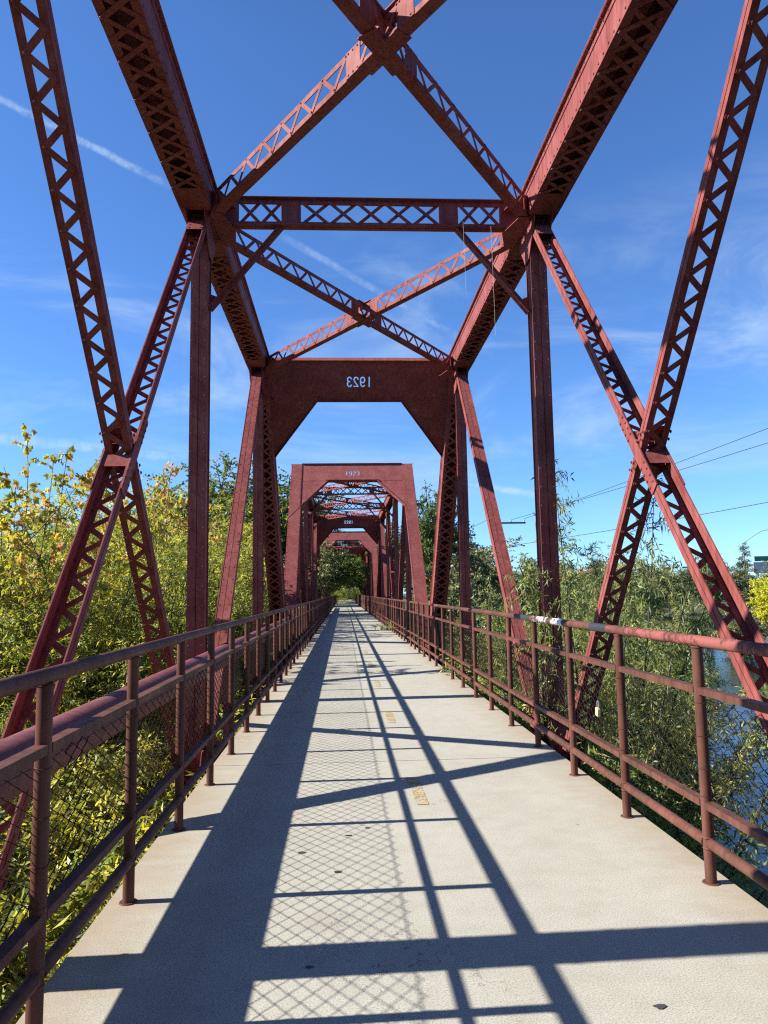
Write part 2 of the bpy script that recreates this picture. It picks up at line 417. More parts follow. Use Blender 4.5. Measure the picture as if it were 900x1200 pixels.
# worn yellow centre dashes
mb = MB()
for k in range(0, 25):
    y0 = 5.87 + k * 3.60
    mb.add([(0.545, y0, 0.004), (0.645, y0, 0.004), (0.645, y0 + 0.85, 0.004), (0.545, y0 + 0.85, 0.004)], [(0, 1, 2, 3)])
tag(mb.build('path_centre_marking', M_YELLOW), kind='structure')
mb = MB(); rnd = random.Random(3)
for x, y, r in [(1.23, 3.02, 0.017), (0.02, 5.2, 0.017), (-0.28, 4.9, 0.018), (0.15, 5.35, 0.014), (-0.05, 4.55, 0.019)] + [(rnd.uniform(-1.1, 2.0), rnd.uniform(2.6, 30), rnd.uniform(0.004, 0.012)) for _ in range(18)]:
    n = 9; mb.add([(x + r * rnd.uniform(.75, 2.1) * math.cos(6.283 * i / n), y + r * rnd.uniform(.7, 1.2) * math.sin(6.283 * i / n), 0.0035) for i in range(n)], [tuple(range(n))])
tag(mb.build('path_gum_spots', M_GUM), kind='structure')

# ------------------------------------------------------------------ truss span (built once, copied)
def frame(p0, p1, side):
    T = (p1 - p0); L = T.length; T = T / L; A = side.normalized(); B = A.cross(T).normalized()
    if B.z < 0 or (abs(B.z) < 1e-6 and B.y < 0): B = -B
    return L, T, A, B

def zigzag(mb, O, T, A, B, t0, t1, a, b, pitch, w=0.06, th=0.010, double=False, rivets=True, both=0.0):
    n = max(2, int(round((t1 - t0) / pitch))); st = (t1 - t0) / n
    sets = (0, 1) if double else (0,)
    for q in sets:
        for i in range(n):
            s = 1 if (i + q) % 2 == 0 else -1
            p = O + T * (t0 + i * st) + A * (a[0] if s > 0 else a[1]) + B * (b + q * 0.012)
            e = O + T * (t0 + (i + 1) * st) + A * (a[1] if s > 0 else a[0]) + B * (b + q * 0.012)
            d = (e - p); L = d.length; d /= L; W = B.cross(d).normalized()
            zz = (-th / 2, th / 2) if i % 2 == 0 else (-th / 2 + 0.0008, th / 2 + 0.0008)
            mb.frame_box(p, d, W, B, (-0.02, L + 0.02), (-w / 2, w / 2), zz)
            if rivets: mb.rivet(p + B * (th / 2) * rivets + B * (0.012 if double and q == 0 else 0) * 0, B * rivets, 0.018, 0.013)

def laced_diagonal(p0, p1, parent, t0, t1, w=0.27, d=0.135, face=-1):
    """two channels tied by zigzag lacing on the upper and lower faces"""
    L, T, A, B = frame(p0, p1, Xv)
    mb = MB(); h = w / 2; e = d / 2
    for s in (-1, 1):
        for bb in ((-e, -0.006), (0.006, e)):
            mb.frame_box(p0, T, A, B, (t0, L - t1), sorted((s * (h - 0.013), s * h)), bb)
        mb.frame_box(p0, T, A, B, (t0, L - t1), sorted((s * (h - 0.017), s * (h - 0.0135))), (-0.02, 0.02))
        mb.frame_box(p0, T, A, B, (t0, L - t1), sorted((s * (h - 0.068), s * (h - 0.0132))), (-e + 0.001, -e + 0.012))
        for tt in np.arange(t0 + 0.5, L - t1 - 0.5, 0.32):
            for k in (0, 0.07): mb.rivet(p0 + T * (tt + k) + A * s * (h - 0.042) + B * (-e + 0.012), B, 0.017, 0.014)
    for q in (-1, 1):                                   # batten plates at both ends and beside the crossing
        for a, b in ((t0 + 0.02, t0 + 0.42), (L - t1 - 0.42, L - t1 - 0.02)):
            mb.frame_box(p0, T, A, B, (a, b), (-h + 0.015, h - 0.015), sorted((q * (e + 0.001), q * (e + 0.011))))
            for tt in np.arange(a + 0.05, b, 0.1):
                for s in (-1, 1): mb.rivet(p0 + T * tt + A * s * (h - 0.05) + B * q * (e + 0.011), B * q)
    o = mb.build('diagonal', M_STEEL, parent)
    lc = MB()
    zigzag(lc, p0, T, A, B, t0 + 0.45, L - t1 - 0.45, (-h + 0.040, h - 0.040), face * (e + 0.005), 0.160, 0.055, 0.010, rivets=face)
    lc.build('lacing', M_STEEL, o)
    return o

def plate_diagonal(p0, p1, parent, t0, t1, w=0.27, d=0.16):
    """heavier tension diagonal: two flanged sides and a recessed plate"""
    L, T, A, B = frame(p0, p1, Xv); mb = MB(); h = w / 2; e = d / 2
    for s in (-1, 1):
        mb.frame_box(p0, T, A, B, (t0, L - t1), sorted((s * (h - 0.014), s * h)), (-e, e))
        for q in (-1, 1):
            mb.frame_box(p0, T, A, B, (t0, L - t1), sorted((s * 0.004, s * (h - 0.0142))), sorted((q * (e - 0.013), q * (e - 0.006))))
            for tt in np.arange(t0 + 0.1, L - t1, 0.32): mb.rivet(p0 + T * tt + A * s * (h - 0.045) + B * q * (e - 0.006), B * q, 0.013)
    mb.frame_box(p0, T, A, B, (t0, L - t1), (-h + 0.0145, h - 0.0145), (-0.006, 0.006))
    return mb.build('diagonal', M_STEEL, parent)

def chord_member(name, p0, p1, parent, stops, w=0.49, d=0.46, hang=0.055, t_ext=(0.0, 0.0)):
    """box member: cover plate above, two webs, flange angles and double lacing below; stops = panel points along it"""
    L, T, A, B = frame(p0, p1, Xv)
    mb = MB(); h = w / 2; e = d / 2; t0, t1 = -t_ext[0], L + t_ext[1]
    mb.frame_box(p0, T, A, B, (t0, t1), (-h - hang - 0.005, h + hang + 0.005), (e - 0.014, e))
    for s in (-1, 1):
        mb.frame_box(p0, T, A, B, (t0, t1), sorted((s * (h - 0.014), s * h)), (-e, e - 0.0145))
        mb.frame_box(p0, T, A, B, (t0, t1), sorted((s * (h + 0.0005), s * (h + hang))), (e - 0.028, e - 0.0148))   # top angle, outer leg
        mb.frame_box(p0, T, A, B, (t0, t1), sorted((s * (h + 0.0003), s * (h + 0.012))), (e - 0.11, e - 0.0283))
        mb.frame_box(p0, T, A, B, (t0, t1), sorted((s * (h - 0.105), s * (h - 0.0143))), (-e + 0.001, -e + 0.013))  # bottom angle
        for tt in np.arange(t0 + 0.08, t1, 0.165):
            mb.rivet(p0 + T * tt + A * s * (h + hang - 0.022) + B * (e - 0.028), -B, 0.018, 0.014)
            mb.rivet(p0 + T * tt + A * s * (h + 0.012) + B * (e - 0.07), A * s, 0.014, 0.011)
            mb.rivet(p0 + T * tt + A * s * (h + hang - 0.022) + B * e, B, 0.020, 0.018)
            mb.rivet(p0 + T * (tt + 0.08) + A * s * h + B * (-e + 0.05), A * s, 0.018, 0.015)
    segs = [(a + 0.50, b - 0.50) for a, b in zip(stops[:-1], stops[1:])]
    for a, b in segs:
        for x0, x1 in ((a, a + 0.62), (b - 0.62, b)):
            mb.frame_box(p0, T, A, B, (x0, x1), (-h + 0.002, h - 0.002), (-e - 0.011, -e + 0.0005))
            for tt in np.arange(x0 + 0.05, x1, 0.1):
                for s in (-1, 1): mb.rivet(p0 + T * tt + A * s * (h - 0.05) - B * (e + 0.011), -B, 0.016)
    o = mb.build(name, M_STEEL, parent)
    for a, b in segs:
        lc = MB()
        n = max(3, int(round((b - a - 1.24) / 0.32)))
        zigzag(lc, p0, T, A, B, a + 0.64, b - 0.64, (-h + 0.05, h - 0.05), -e - 0.018, (b - a - 1.28) / n, 0.062, 0.010, True, -1)
        lc.build('lacing', M_STEEL, o)
    return o

def brace_i(name, p0, p1, parent, depth, width, leg, t0, t1, double=False, pitch=0.3, plates=(), dz=0.0, box=False):
    """laced bracing member: angles above and below, lacing in one or two vertical planes"""
    T = p1 - p0; L = T.length; T /= L; A = T.cross(Zv).normalized(); B = A.cross(T).normalized()
    if B.z < 0: B = -B
    O = p0 + Zv * dz; mb = MB(); e = depth / 2; h = width / 2
    for q in (-1, 1):
        for s in (-1, 1):
            if box:
                if s != (-1 if A.y > 0 else 1): continue          # the laced side faces the near end
                wide = 0.055 if q > 0 else 0.15
                mb.frame_box(O, T, A, B, (t0, L - t1), sorted((s * (h - wide), s * (h - 0.0113))), sorted((q * e, q * (e - 0.011))))
                mb.frame_box(O, T, A, B, (t0, L - t1), sorted((s * (h - 0.011), s * h)), sorted((q * e, q * (e - leg))))
            else:
                mb.frame_box(O, T, A, B, (t0, L - t1), sorted((s * 0.0075, s * h)), sorted((q * e, q * (e - 0.011))))
                mb.frame_box(O, T, A, B, (t0, L - t1), sorted((s * 0.0065, s * 0.016)), sorted((q * (e - 0.0113), q * (e - leg))))
    x0 = h if box else 0.0
    for a, b in plates:
        if box:
            s = -1 if A.y > 0 else 1; mb.frame_box(O, T, A, B, (a, b), sorted((s * (h + 0.0005), s * (h + 0.009))), (-e + 0.005, e - 0.005))
        else: mb.frame_box(O, T, A, B, (a, b), (-0.0195, 0.0195), (-e + 0.014, e - 0.014))
        for q in (-1, 1):
            for tt in np.arange(a + 0.05, b - 0.02, 0.09):
                for s in ((-1 if A.y > 0 else 1,) if box else (-1, 1)): mb.rivet(O + T * tt + B * q * (e - leg * 0.5) + A * s * (h + 0.009 if box else 0.0195), A * s, 0.015)
    o = mb.build(name, M_STEEL, parent)
    cuts = [t0] + [x for p in plates for x in p] + [L - t1]
    for a, b in zip(cuts[0::2], cuts[1::2]):
        if b - a < 0.15: continue
        n = max(1, int(round((b - a) / pitch)))
        for face in ((-1 if A.y > 0 else 1,) if box else (0,)):
            lc = MB()
            for q in ((0, 1) if double else (0,)):
                st = (b - a) / n
                for i in range(n):
                    s = 1 if (i + q) % 2 == 0 else -1
                    p = O + T * (a + i * st) + B * s * (e - leg * 0.5); r = O + T * (a + (i + 1) * st) - B * s * (e - leg * 0.5)
                    d = r - p; l = d.length; d /= l; W = A.cross(d).normalized()
                    sd = face if box else (1 if (i + q) % 2 == 0 else -1)
                    z = 0.0006 if i % 2 else 0.0
                    rng_ = (h + 0.0006 + z, h + 0.0085 + z) if box else (0.0166, 0.0255)
                    lc.frame_box(p, d, W, A, (-0.02, l + 0.02), (-0.027, 0.027), sorted((sd * rng_[0], sd * rng_[1])))
                    lc.rivet(p + A * sd * rng_[1], A * sd, 0.016, 0.014)
                    if not box: lc.rivet(p - A * sd * 0.0165, -A * sd, 0.016, 0.014)
            lc.build('lacing', M_STEEL, o)
    return o

DIGITS = {
 '1': [[(0.5, 0), (0.5, 1)]],
 '9': [[(0.93, 0.78), (0.80, 0.95), (0.55, 1.0), (0.25, 0.95), (0.07, 0.76), (0.12, 0.56), (0.32, 0.43), (0.58, 0.43), (0.72, 0.48)],
       [(0.93, 0.66), (0.93, 0.35), (0.80, 0.10), (0.55, 0.0), (0.28, 0.02), (0.10, 0.14)]],
 '2': [[(0.07, 0.78), (0.22, 0.95), (0.5, 1.0), (0.8, 0.94), (0.92, 0.75), (0.82, 0.55), (0.45, 0.30), (0.07, 0.02), (0.95, 0.02)]],
 '3': [[(0.08, 0.82), (0.28, 0.98), (0.58, 1.0), (0.85, 0.90), (0.90, 0.72), (0.75, 0.56), (0.42, 0.52)], [(0.75, 0.52), (0.93, 0.33), (0.86, 0.11), (0.58, 0.0), (0.28, 0.02), (0.06, 0.17)]],
}
def numeral_mask(u, v, size=0.285, width=0.135, gap=0.052, stroke=0.0185):
    """True where the plate is cut through by the numerals 1923 centred on (0, 0)"""
    tot = 4 * width + 3 * gap
    for i, ch in enumerate("1923"):
        ox = -tot / 2 + i * (width + gap)
        if not (ox - 0.03 < u < ox + width + 0.03): continue
        for line in DIGITS[ch]:
            for (ax, ay), (bx, by) in zip(line[:-1], line[1:]):
                x0, y0, x1, y1 = ox + ax * width, (ay - 0.5) * size, ox + bx * width, (by - 0.5) * size
                dx, dy = x1 - x0, y1 - y0; t = max(0, min(1, ((u - x0) * dx + (v - y0) * dy) / (dx * dx + dy * dy)))
                if math.hypot(u - x0 - t * dx, v - y0 - t * dy) < stroke: return True
    return False

def make_span():
    root = empty('truss_bridge_span', (CX, SPAN0, 0))
    def U(i, s): return Vector((s * HALF, i * PANEL, ZT))
    def Lp(i, s): return Vector((s * HALF, i * PANEL, ZB))
    for s in (-1, 1):
        # chords, end posts
        chord_member('top_chord', U(1, s), U(4, s), root, [0, PANEL, 2 * PANEL, 3 * PANEL], t_ext=(0.104, 0.104))
        for a, b in ((Lp(0, s), U(1, s)), (Lp(5, s), U(4, s))):
            ln = (b - a).length
            chord_member('end_post', a, b, root, [0, ln], hang=0.028, t_ext=(-0.1, 0.10))
        mb = MB(); h = 0.2
        for q in (-1, 1):
            mb.frame_box(Lp(0, s), Yv, Xv, Zv, (-0.3, SPAN + 0.3), sorted((q * (h - 0.014), q * h)), (-0.21, 0.21))
            mb.frame_box(Lp(0, s), Yv, Xv, Zv, (-0.3, SPAN + 0.3), sorted((q * (h - 0.1), q * (h - 0.0143))), (0.195, 0.208))
            mb.frame_box(Lp(0, s), Yv, Xv, Zv, (-0.3, SPAN + 0.3), sorted((q * (h - 0.1), q * (h - 0.0143))), (-0.208, -0.195))
        mb.build('bottom_chord', M_STEEL, root)
        # verticals: built-up posts with a grooved face
        for i in (1, 2, 3, 4):
            mb = MB(); O = Lp(i, s); L = ZT - ZB; dd = 0.15 if i in (2, 3) else 0.12; w = 0.135
            for q in (-1, 1):
                mb.frame_box(O, Zv, Xv, Yv, (-0.1, L - 0.12), sorted((q * 0.098, q * 0.112)), (-dd + 0.0135, dd - 0.0135))
                for b in (-1, 1):
                    mb.frame_box(O, Zv, Xv, Yv, (-0.1, L - 0.12), sorted((q * 0.005, q * w)), sorted((b * (dd - 0.013), b * dd)))
                    for tt in np.arange(0.2, L - 0.2, 0.3): mb.rivet(O + Zv * tt + Xv * q * 0.105 + Yv * b * dd, Yv * b, 0.012, 0.008)
            for b in (-1, 1): mb.frame_box(O, Zv, Xv, Yv, (-0.1, L - 0.12), (-0.0975, 0.0975), sorted((b * (dd - 0.034), b * (dd - 0.022))))
            mb.build('vertical_post', M_STEEL, root)
        # diagonals
        plate_diagonal(U(1, s), Lp(2, s), root, 0.42, 0.35); plate_diagonal(U(4, s), Lp(3, s), root, 0.42, 0.35)
        laced_diagonal(U(2, s), Lp(3, s), root, 0.45, 0.35, w=0.262, d=0.121, face=-1); laced_diagonal(U(3, s), Lp(2, s), root, 0.45, 0.35, face=-1)
        # splice plates where the diagonals cross
        mid = (U(3, s) + Lp(2, s)) / 2; T1 = (Lp(2, s) - U(3, s)).normalized(); N1 = Xv.cross(T1).normalized()
        for q in (-1, 1):
            mb = MB(); a = sorted((q * 0.1365, q * 0.1500))
            mb.prism([(-0.62, -0.075), (0.62, -0.075), (0.62, 0.075), (-0.62, 0.075)], mid, T1, N1, Xv, a)
            for tt in (-0.54, -0.44, -0.34, -0.24, 0.24, 0.34, 0.44, 0.54):
                for nn in (-0.048, 0.048): mb.rivet(mid + T1 * tt + N1 * nn + Xv * q * 0.150, Xv * q, 0.019, 0.016)
            T2 = Vector((0, T1.y, -T1.z))
            for tt in (-0.22, -0.13, 0.13, 0.22):
                for nn in (-0.06, 0.06): mb.rivet(mid + T2 * tt + N1 * 0 + Xv * q * 0.150 + Yv * nn * 0.8, Xv * q, 0.019, 0.016)
            mb.build('splice_plate', M_PLATE, root)
        for q in (-1, 1):                                # the cross webs that close the crossing
            for TT in (T1, Vector((0, T1.y, -T1.z))):
                mb = MB()
                NN = Xv.cross(TT).normalized()
                mb.frame_box(mid, TT, Xv, NN, sorted((0.09 * q, 0.27 * q)), (-0.118, 0.118), (-0.0580, -0.0560) if (TT.y * TT.z > 0) == (NN.z > 0) else (-0.0580, -0.0560))
                mb.build('batten_plate', M_STEEL, root)
        # gusset plates at the panel points
        for i in (1, 2, 3, 4):
            for q in (-1, 1):
                mb = MB(); a = sorted((q * 0.1375, q * 0.1515)); O = U(i, s)
                if i in (2, 3):
                    sg = 1 if i == 2 else -1
                    poly = [(-0.52, 0.18), (0.52, 0.18), (0.52, -0.26), (0.20, -0.72), (-0.20, -0.72), (-0.52, -0.40)]
                    ddir = (Lp(3, s) - U(2, s)).normalized() if i == 2 else (Lp(2, s) - U(3, s)).normalized()
                    poly = [(-0.55, 0.18), (0.55, 0.18), (0.55, -0.30), (0.24, -0.66), (0.14, -0.80), (-0.12, -0.80), (-0.55, -0.30)]
                else:
                    sg = 1 if i == 1 else -1
                    poly = [(-0.12, 0.18), (0.55, 0.18), (0.55, -0.35), (0.34, -0.78), (-0.30, -0.86), (-0.66, -0.66), (-0.54, -0.35)]
                    if sg < 0: poly = [(-x, y) for x, y in poly]
                mb.prism(poly, O, Yv, Zv, Xv, a)
                for yy in np.arange(-0.45, 0.5, 0.1):
                    for zz in (-0.30, -0.38): 
                        if abs(yy) < 0.45: mb.rivet(O + Yv * yy + Zv * zz + Xv * q * 0.1515, Xv * q, 0.016, 0.013)
                for zz in (-0.5, -0.6, -0.7):
                    for yy in (-0.09, 0.09): mb.rivet(O + Yv * yy + Zv * zz + Xv * q * 0.1515, Xv * q, 0.016, 0.013)
                mb.build('gusset_plate', M_PLATE, root)
        for i in (0, 1, 2, 3, 4, 5):
            mb = MB(); O = Lp(i, s)
            for q in (-1, 1):
                mb.prism([(-0.7, -0.25), (0.7, -0.25), (0.7, 0.35), (0.30, 1.05), (-0.30, 1.05), (-0.7, 0.35)], O, Yv, Zv, Xv, sorted((q * 0.1375, q * 0.1515)))
            mb.build('gusset_plate', M_PLATE, root)
    # sway struts with knee braces at the inner panel points
    for i in (2, 3):
        p0 = Vector((-HALF, i * PANEL, 7.915)); p1 = Vector((HALF, i * PANEL, 7.915)); L = 2 * HALF
        brace_i('sway_strut', p0, p1, root, 0.48, 0.20, 0.085, 0.26, 0.26, True, 0.43,
                [(0.26, 0.60), (1.30, 1.62), (L - 1.62, L - 1.30), (L - 0.60, L - 0.26)])
        for s in (-1, 1):
            a = Vector((s * (HALF - 1.33), i * PANEL, 7.70)); b = Vector((s * (HALF - 0.145), i * PANEL, 6.24)); mb = MB()
            T = (b - a); ln = T.length; T /= ln; N = Yv.cross(T).normalized()
            mb.frame_box(a, T, Yv, N, (0, ln), (-0.075, -0.008), (0.030, 0.040)); mb.frame_box(a, T, Yv, N, (0, ln), (0.008, 0.075), (0.030, 0.040))
            mb.frame_box(a, T, Yv, N, (0, ln), (-0.020, -0.0085), (-0.045, 0.0297)); mb.frame_box(a, T, Yv, N, (0, ln), (0.0085, 0.020), (-0.045, 0.0297))
            mb.prism([(0, 0), (-s * 0.16, 0.19), (-s * 0.10, 0.26), (0, 0.30), (0, -0.10)], b + Vector((0, 0, -0.03)), Xv, Zv, Yv, (-0.0065, 0.0065))
            mb.build('knee_brace', M_STEEL, root)
    # top lateral bracing
    for i in (1, 2, 3):
        zl = 7.79
        for s in (-1, 1):
            y0, y1 = i * PANEL, (i + 1) * PANEL
            p0 = Vector((-s * (HALF), y0, zl)); p1 = Vector((s * (HALF), y1, zl)); L = (p1 - p0).length
            e0, m = 0.62, L / 2
            brace_i('lateral_brace', p0, p1, root, 0.34, 0.15, 0.070, 0.42, 0.42, False, 0.26,
                    [(0.42, 0.72), (m - 0.62, m - 0.34), (m + 0.34, m + 0.62), (L - 0.72, L - 0.42)], dz=0.0035 * s, box=True)
        mb = MB(); O = Vector((0, (i + 0.5) * PANEL, zl)); T = Vector((2 * HALF, PANEL, 0)).normalized()
        for T in (Vector((2 * HALF, PANEL, 0)).normalized(), Vector((-2 * HALF, PANEL, 0)).normalized()):
            N = Zv.cross(T)
            dzz = 0.004 if T.x > 0 else 0.0
            for q in (-1, 1): mb.frame_box(O, T, N, Zv, (-0.36, 0.36), (-0.105, 0.105), sorted((q * (0.1700 + dzz), q * (0.1830 + dzz))))
            for tt in np.arange(-0.3, 0.31, 0.12):
                for nn in (-0.05, 0.05): mb.rivet(O + T * tt + N * nn - Zv * (0.1830 + dzz), -Zv, 0.017)
        mb.build('lateral_gusset', M_PLATE, root)
    for i in (1, 2, 3, 4):
        for s in (-1, 1):
            for zz in (7.606, 7.972):
                mb = MB(); k = -s
                y = i * PANEL
                lo = 0.55 if i > 1 else 0.05; hi = 0.55 if i < 4 else 0.05
                poly = [(s * (HALF - 0.2445), -lo), (s * (HALF - 0.40), -lo), (s * (HALF - 0.56), 0), (s * (HALF - 0.40), hi), (s * (HALF - 0.2445), hi)]
                mb.prism(poly, Vector((0, y, zz)), Xv, Yv, Zv, (-0.006, 0.006))
                for yy in np.arange(-lo + 0.06, hi, 0.12): mb.rivet(Vector((s * (HALF - 0.30), y + yy, zz - 0.006)), -Zv, 0.017)
                mb.build('lateral_gusset', M_PLATE, root)
    # portals in the plane of the end posts, numerals cut through the plate
    for end in (0, 1):
        y1 = PANEL if end == 0 else 4 * PANEL; y0 = 0 if end == 0 else SPAN
        out = -1 if end == 0 else 1
        D = Vector((0, y0 - y1, ZB - ZT)).normalized(); side = Xv * (-out)          # right hand of someone who faces the portal from outside
        nrm = side.cross(-D).normalized()
        if nrm.y * out < 0: nrm = -nrm
        O = Vector((0, y1, ZT)) + nrm * 0.2 + Vector((0, 0, 0.0)); UP = -D
        top, bot, hw = 0.085, -1.185, HALF - 0.2455
        cv = -0.60; cw, chh, cell = 0.40, 0.17, 0.0085
        a = (-0.009, 0.009); mb = MB()
        ycen = cv
        mb.frame_box(O, side, UP, nrm, (-hw, -cw), (bot, top), a); mb.frame_box(O, side, UP, nrm, (cw, hw), (bot, top), a)
        mb.frame_box(O, side, UP, nrm, (-cw, cw), (ycen + chh, top), a); mb.frame_box(O, side, UP, nrm, (-cw, cw), (bot, ycen - chh), a)
        nr = int(round(2 * chh / cell)); nc = int(round(2 * cw / cell)); ch_ = 2 * chh / nr; cc = 2 * cw / nc
        for r_ in range(nr):
            v0 = -chh + r_ * ch_; run = None
            for c_ in range(nc + 1):
                solid = c_ < nc and not numeral_mask(-cw + (c_ + .5) * cc, v0 + ch_ / 2)
                if solid and run is None: run = c_
                if not solid and run is not None:
                    mb.frame_box(O, side, UP, nrm, (-cw + run * cc, -cw + c_ * cc), (ycen + v0, ycen + v0 + ch_), a); run = None
        # knee gussets and edge angles
        for s in (-1, 1):
            mb.prism([(s * hw, bot), (s * (hw - 1.32), bot), (s * hw, bot - 1.85)], O, side, UP, nrm, a)
            mb.prism([(s * (hw + 0.003), top - 0.03), (s * (HALF + 0.270), top - 0.03), (s * (HALF + 0.270), bot - 1.85 - 0.54 * 1.4), (s * (hw + 0.003), bot - 1.85 - 0.01)], Vector((0, y1, ZT)) + nrm * 0.231, side, UP, nrm, (0.0, 0.012))
            for tt in np.arange(0.0, 2.9, 0.12):
                for xx in (hw + 0.05, HALF + 0.24): mb.rivet(Vector((0, y1, ZT)) + nrm * 0.243 + side * s * xx + UP * (top - 0.1 - tt), nrm, 0.017, 0.014)
            pa = Vector((s * (hw - 1.32), bot)); pb = Vector((s * hw, bot - 1.85)); dv = (pb - pa); ln = dv.length; dv /= ln
            T = side * dv.x + UP * dv.y; N = nrm.cross(T).normalized()
            mb.frame_box(O + side * pa.x + UP * pa.y, T, N, nrm, (0.02, ln - 0.03), (-0.010, 0.002) if N.dot(UP) > 0 else (-0.002, 0.010), (0.0095, 0.085))
            mb.frame_box(O + side * pa.x + UP * pa.y, T, N, nrm, (0.02, ln - 0.03), (-0.010, 0.002) if N.dot(UP) > 0 else (-0.002, 0.010), (-0.085, -0.0095))
            for tt in np.arange(0.1, 1.2, 0.1): mb.rivet(O + side * s * (hw - 0.05) + UP * (top - tt) + nrm * 0.009, nrm, 0.015)
        for q in ((0.0095, 0.10), (-0.10, -0.0095)):
            mb.frame_box(O, side, UP, nrm, (-hw + 0.002, hw - 0.002), (top - 0.012, top), q)
            mb.frame_box(O, side, UP, nrm, (-hw + 1.22, hw - 1.22), (bot - 0.001, bot + 0.012), q)
            v = (0.0095, 0.019) if q[0] > 0 else (-0.019, -0.0095)
            mb.frame_box(O, side, UP, nrm, (-hw + 0.002, hw - 0.002), (top - 0.095, top - 0.0125), v)
            mb.frame_box(O, side, UP, nrm, (-hw + 0.09, hw - 0.09), (bot + 0.0125, bot + 0.095), v)
        for tt in np.arange(-hw + 0.1, hw, 0.14):
            for sgn, off in ((1, 0.019), (-1, 0.019)):
                mb.rivet(O + side * tt + UP * (top - 0.05) + nrm * sgn * off, nrm * sgn, 0.014); mb.rivet(O + side * tt + UP * (bot + 0.05) + nrm * sgn * off, nrm * sgn, 0.014)
        mb.build('portal_girder', M_PLATE, root)
    # floor system
    for i in range(6):
        mb = MB(); y = i * PANEL; w = HALF - 0.21
        mb.box((-w, w), (y - 0.007, y + 0.007), (-1.45, -0.60))
        for z in ((-1.462, -1.4502), (-0.5998, -0.588)): mb.box((-w, w), (y - 0.14, y + 0.14), z)
        mb.build('floor_beam', M_STEEL, root)
    for x in (-1.58, -0.7, 0.7, 1.45):
        mb = MB(); mb.box((x - 0.006, x + 0.006), (0, SPAN), (-0.57, -0.222))
        for z in ((-0.5865, -0.5703), (-0.2218, -0.206)): mb.box((x - 0.12, x + 0.12), (0, SPAN), z)
        mb.build('stringer', M_STEEL, root)
    return root

span = make_span()
spans = [span]
for k in (1, 2):
    c = copy_tree(span); c.location = (CX, SPAN0 + k * (SPAN + GAP), 0); spans.append(c)
for o, lb in zip(spans, ("nearest dark red riveted truss span towering over the path, its 1923 portal seen from behind",
                         "middle red truss span framed by the sunlit portal reading 1923",
                         "farthest red truss span, half hidden by trees at the end of the path")):
    tag(o, lb, 'bridge span', 'truss spans of the bridge')

# concrete piers between the spans
for k, yy in enumerate((SPAN0 - 0.5, SPAN0 + SPAN + GAP / 2, SPAN0 + 2 * SPAN + 1.5 * GAP, SPAN0 + 3 * SPAN + 2.4 * GAP)):
    mb = MB(); mb.prism([(-3.7, -6.6), (3.7, -6.6), (3.45, -2.35), (-3.45, -2.35)], Vector((CX, yy, 0)), Xv, Zv, Yv, (-0.8, 0.8))
    mb.box((CX - 3.7, CX + 3.7), (yy - 0.95, yy + 0.95), (-2.349, -1.95))
    o = mb.build('bridge_pier', M_PIER)
    tag(o, ("concrete pier under the rear end of the nearest truss span", "concrete pier under the joint between the nearest and middle truss spans",
            "concrete pier under the joint between the middle and farthest truss spans", "concrete pier under the far end of the bridge by the trees")[k], 'pier', 'bridge piers')

# ------------------------------------------------------------------ railings
PITCH = 1.219; NP_RAIL = 34
def chainlink(mb, x, y0, y1, z0, z1, dia=0.066, r=0.0034):
    """woven wire: every strand zigzags upwards and hooks round its neighbour"""
    n = int((y1 - y0) / dia); rows = int(round((z1 - z0) / dia * 2)); dz = (z1 - z0) / rows
    for i in range(n):
        c = y0 + (i + 0.5) * (y1 - y0) / n; hw = (y1 - y0) / n / 2
        prev = None
        base = len(mb.v)
        for j in range(rows + 1):
            yy = c + (hw if (j + i) % 2 == 0 else -hw) ; zz = z0 + j * dz
            xx = x + (0.003 if (j + i) % 2 == 0 else -0.003)
            for ux, uy in ((r, 0), (-r * .5, r * .87), (-r * .5, -r * .87)): mb.v.append((xx + ux, yy + uy, zz))
        for j in range(rows):
            for q in range(3): a = base + j * 3 + q; b = base + j * 3 + (q + 1) % 3; mb.f.append((a, b, b + 3, a + 3))

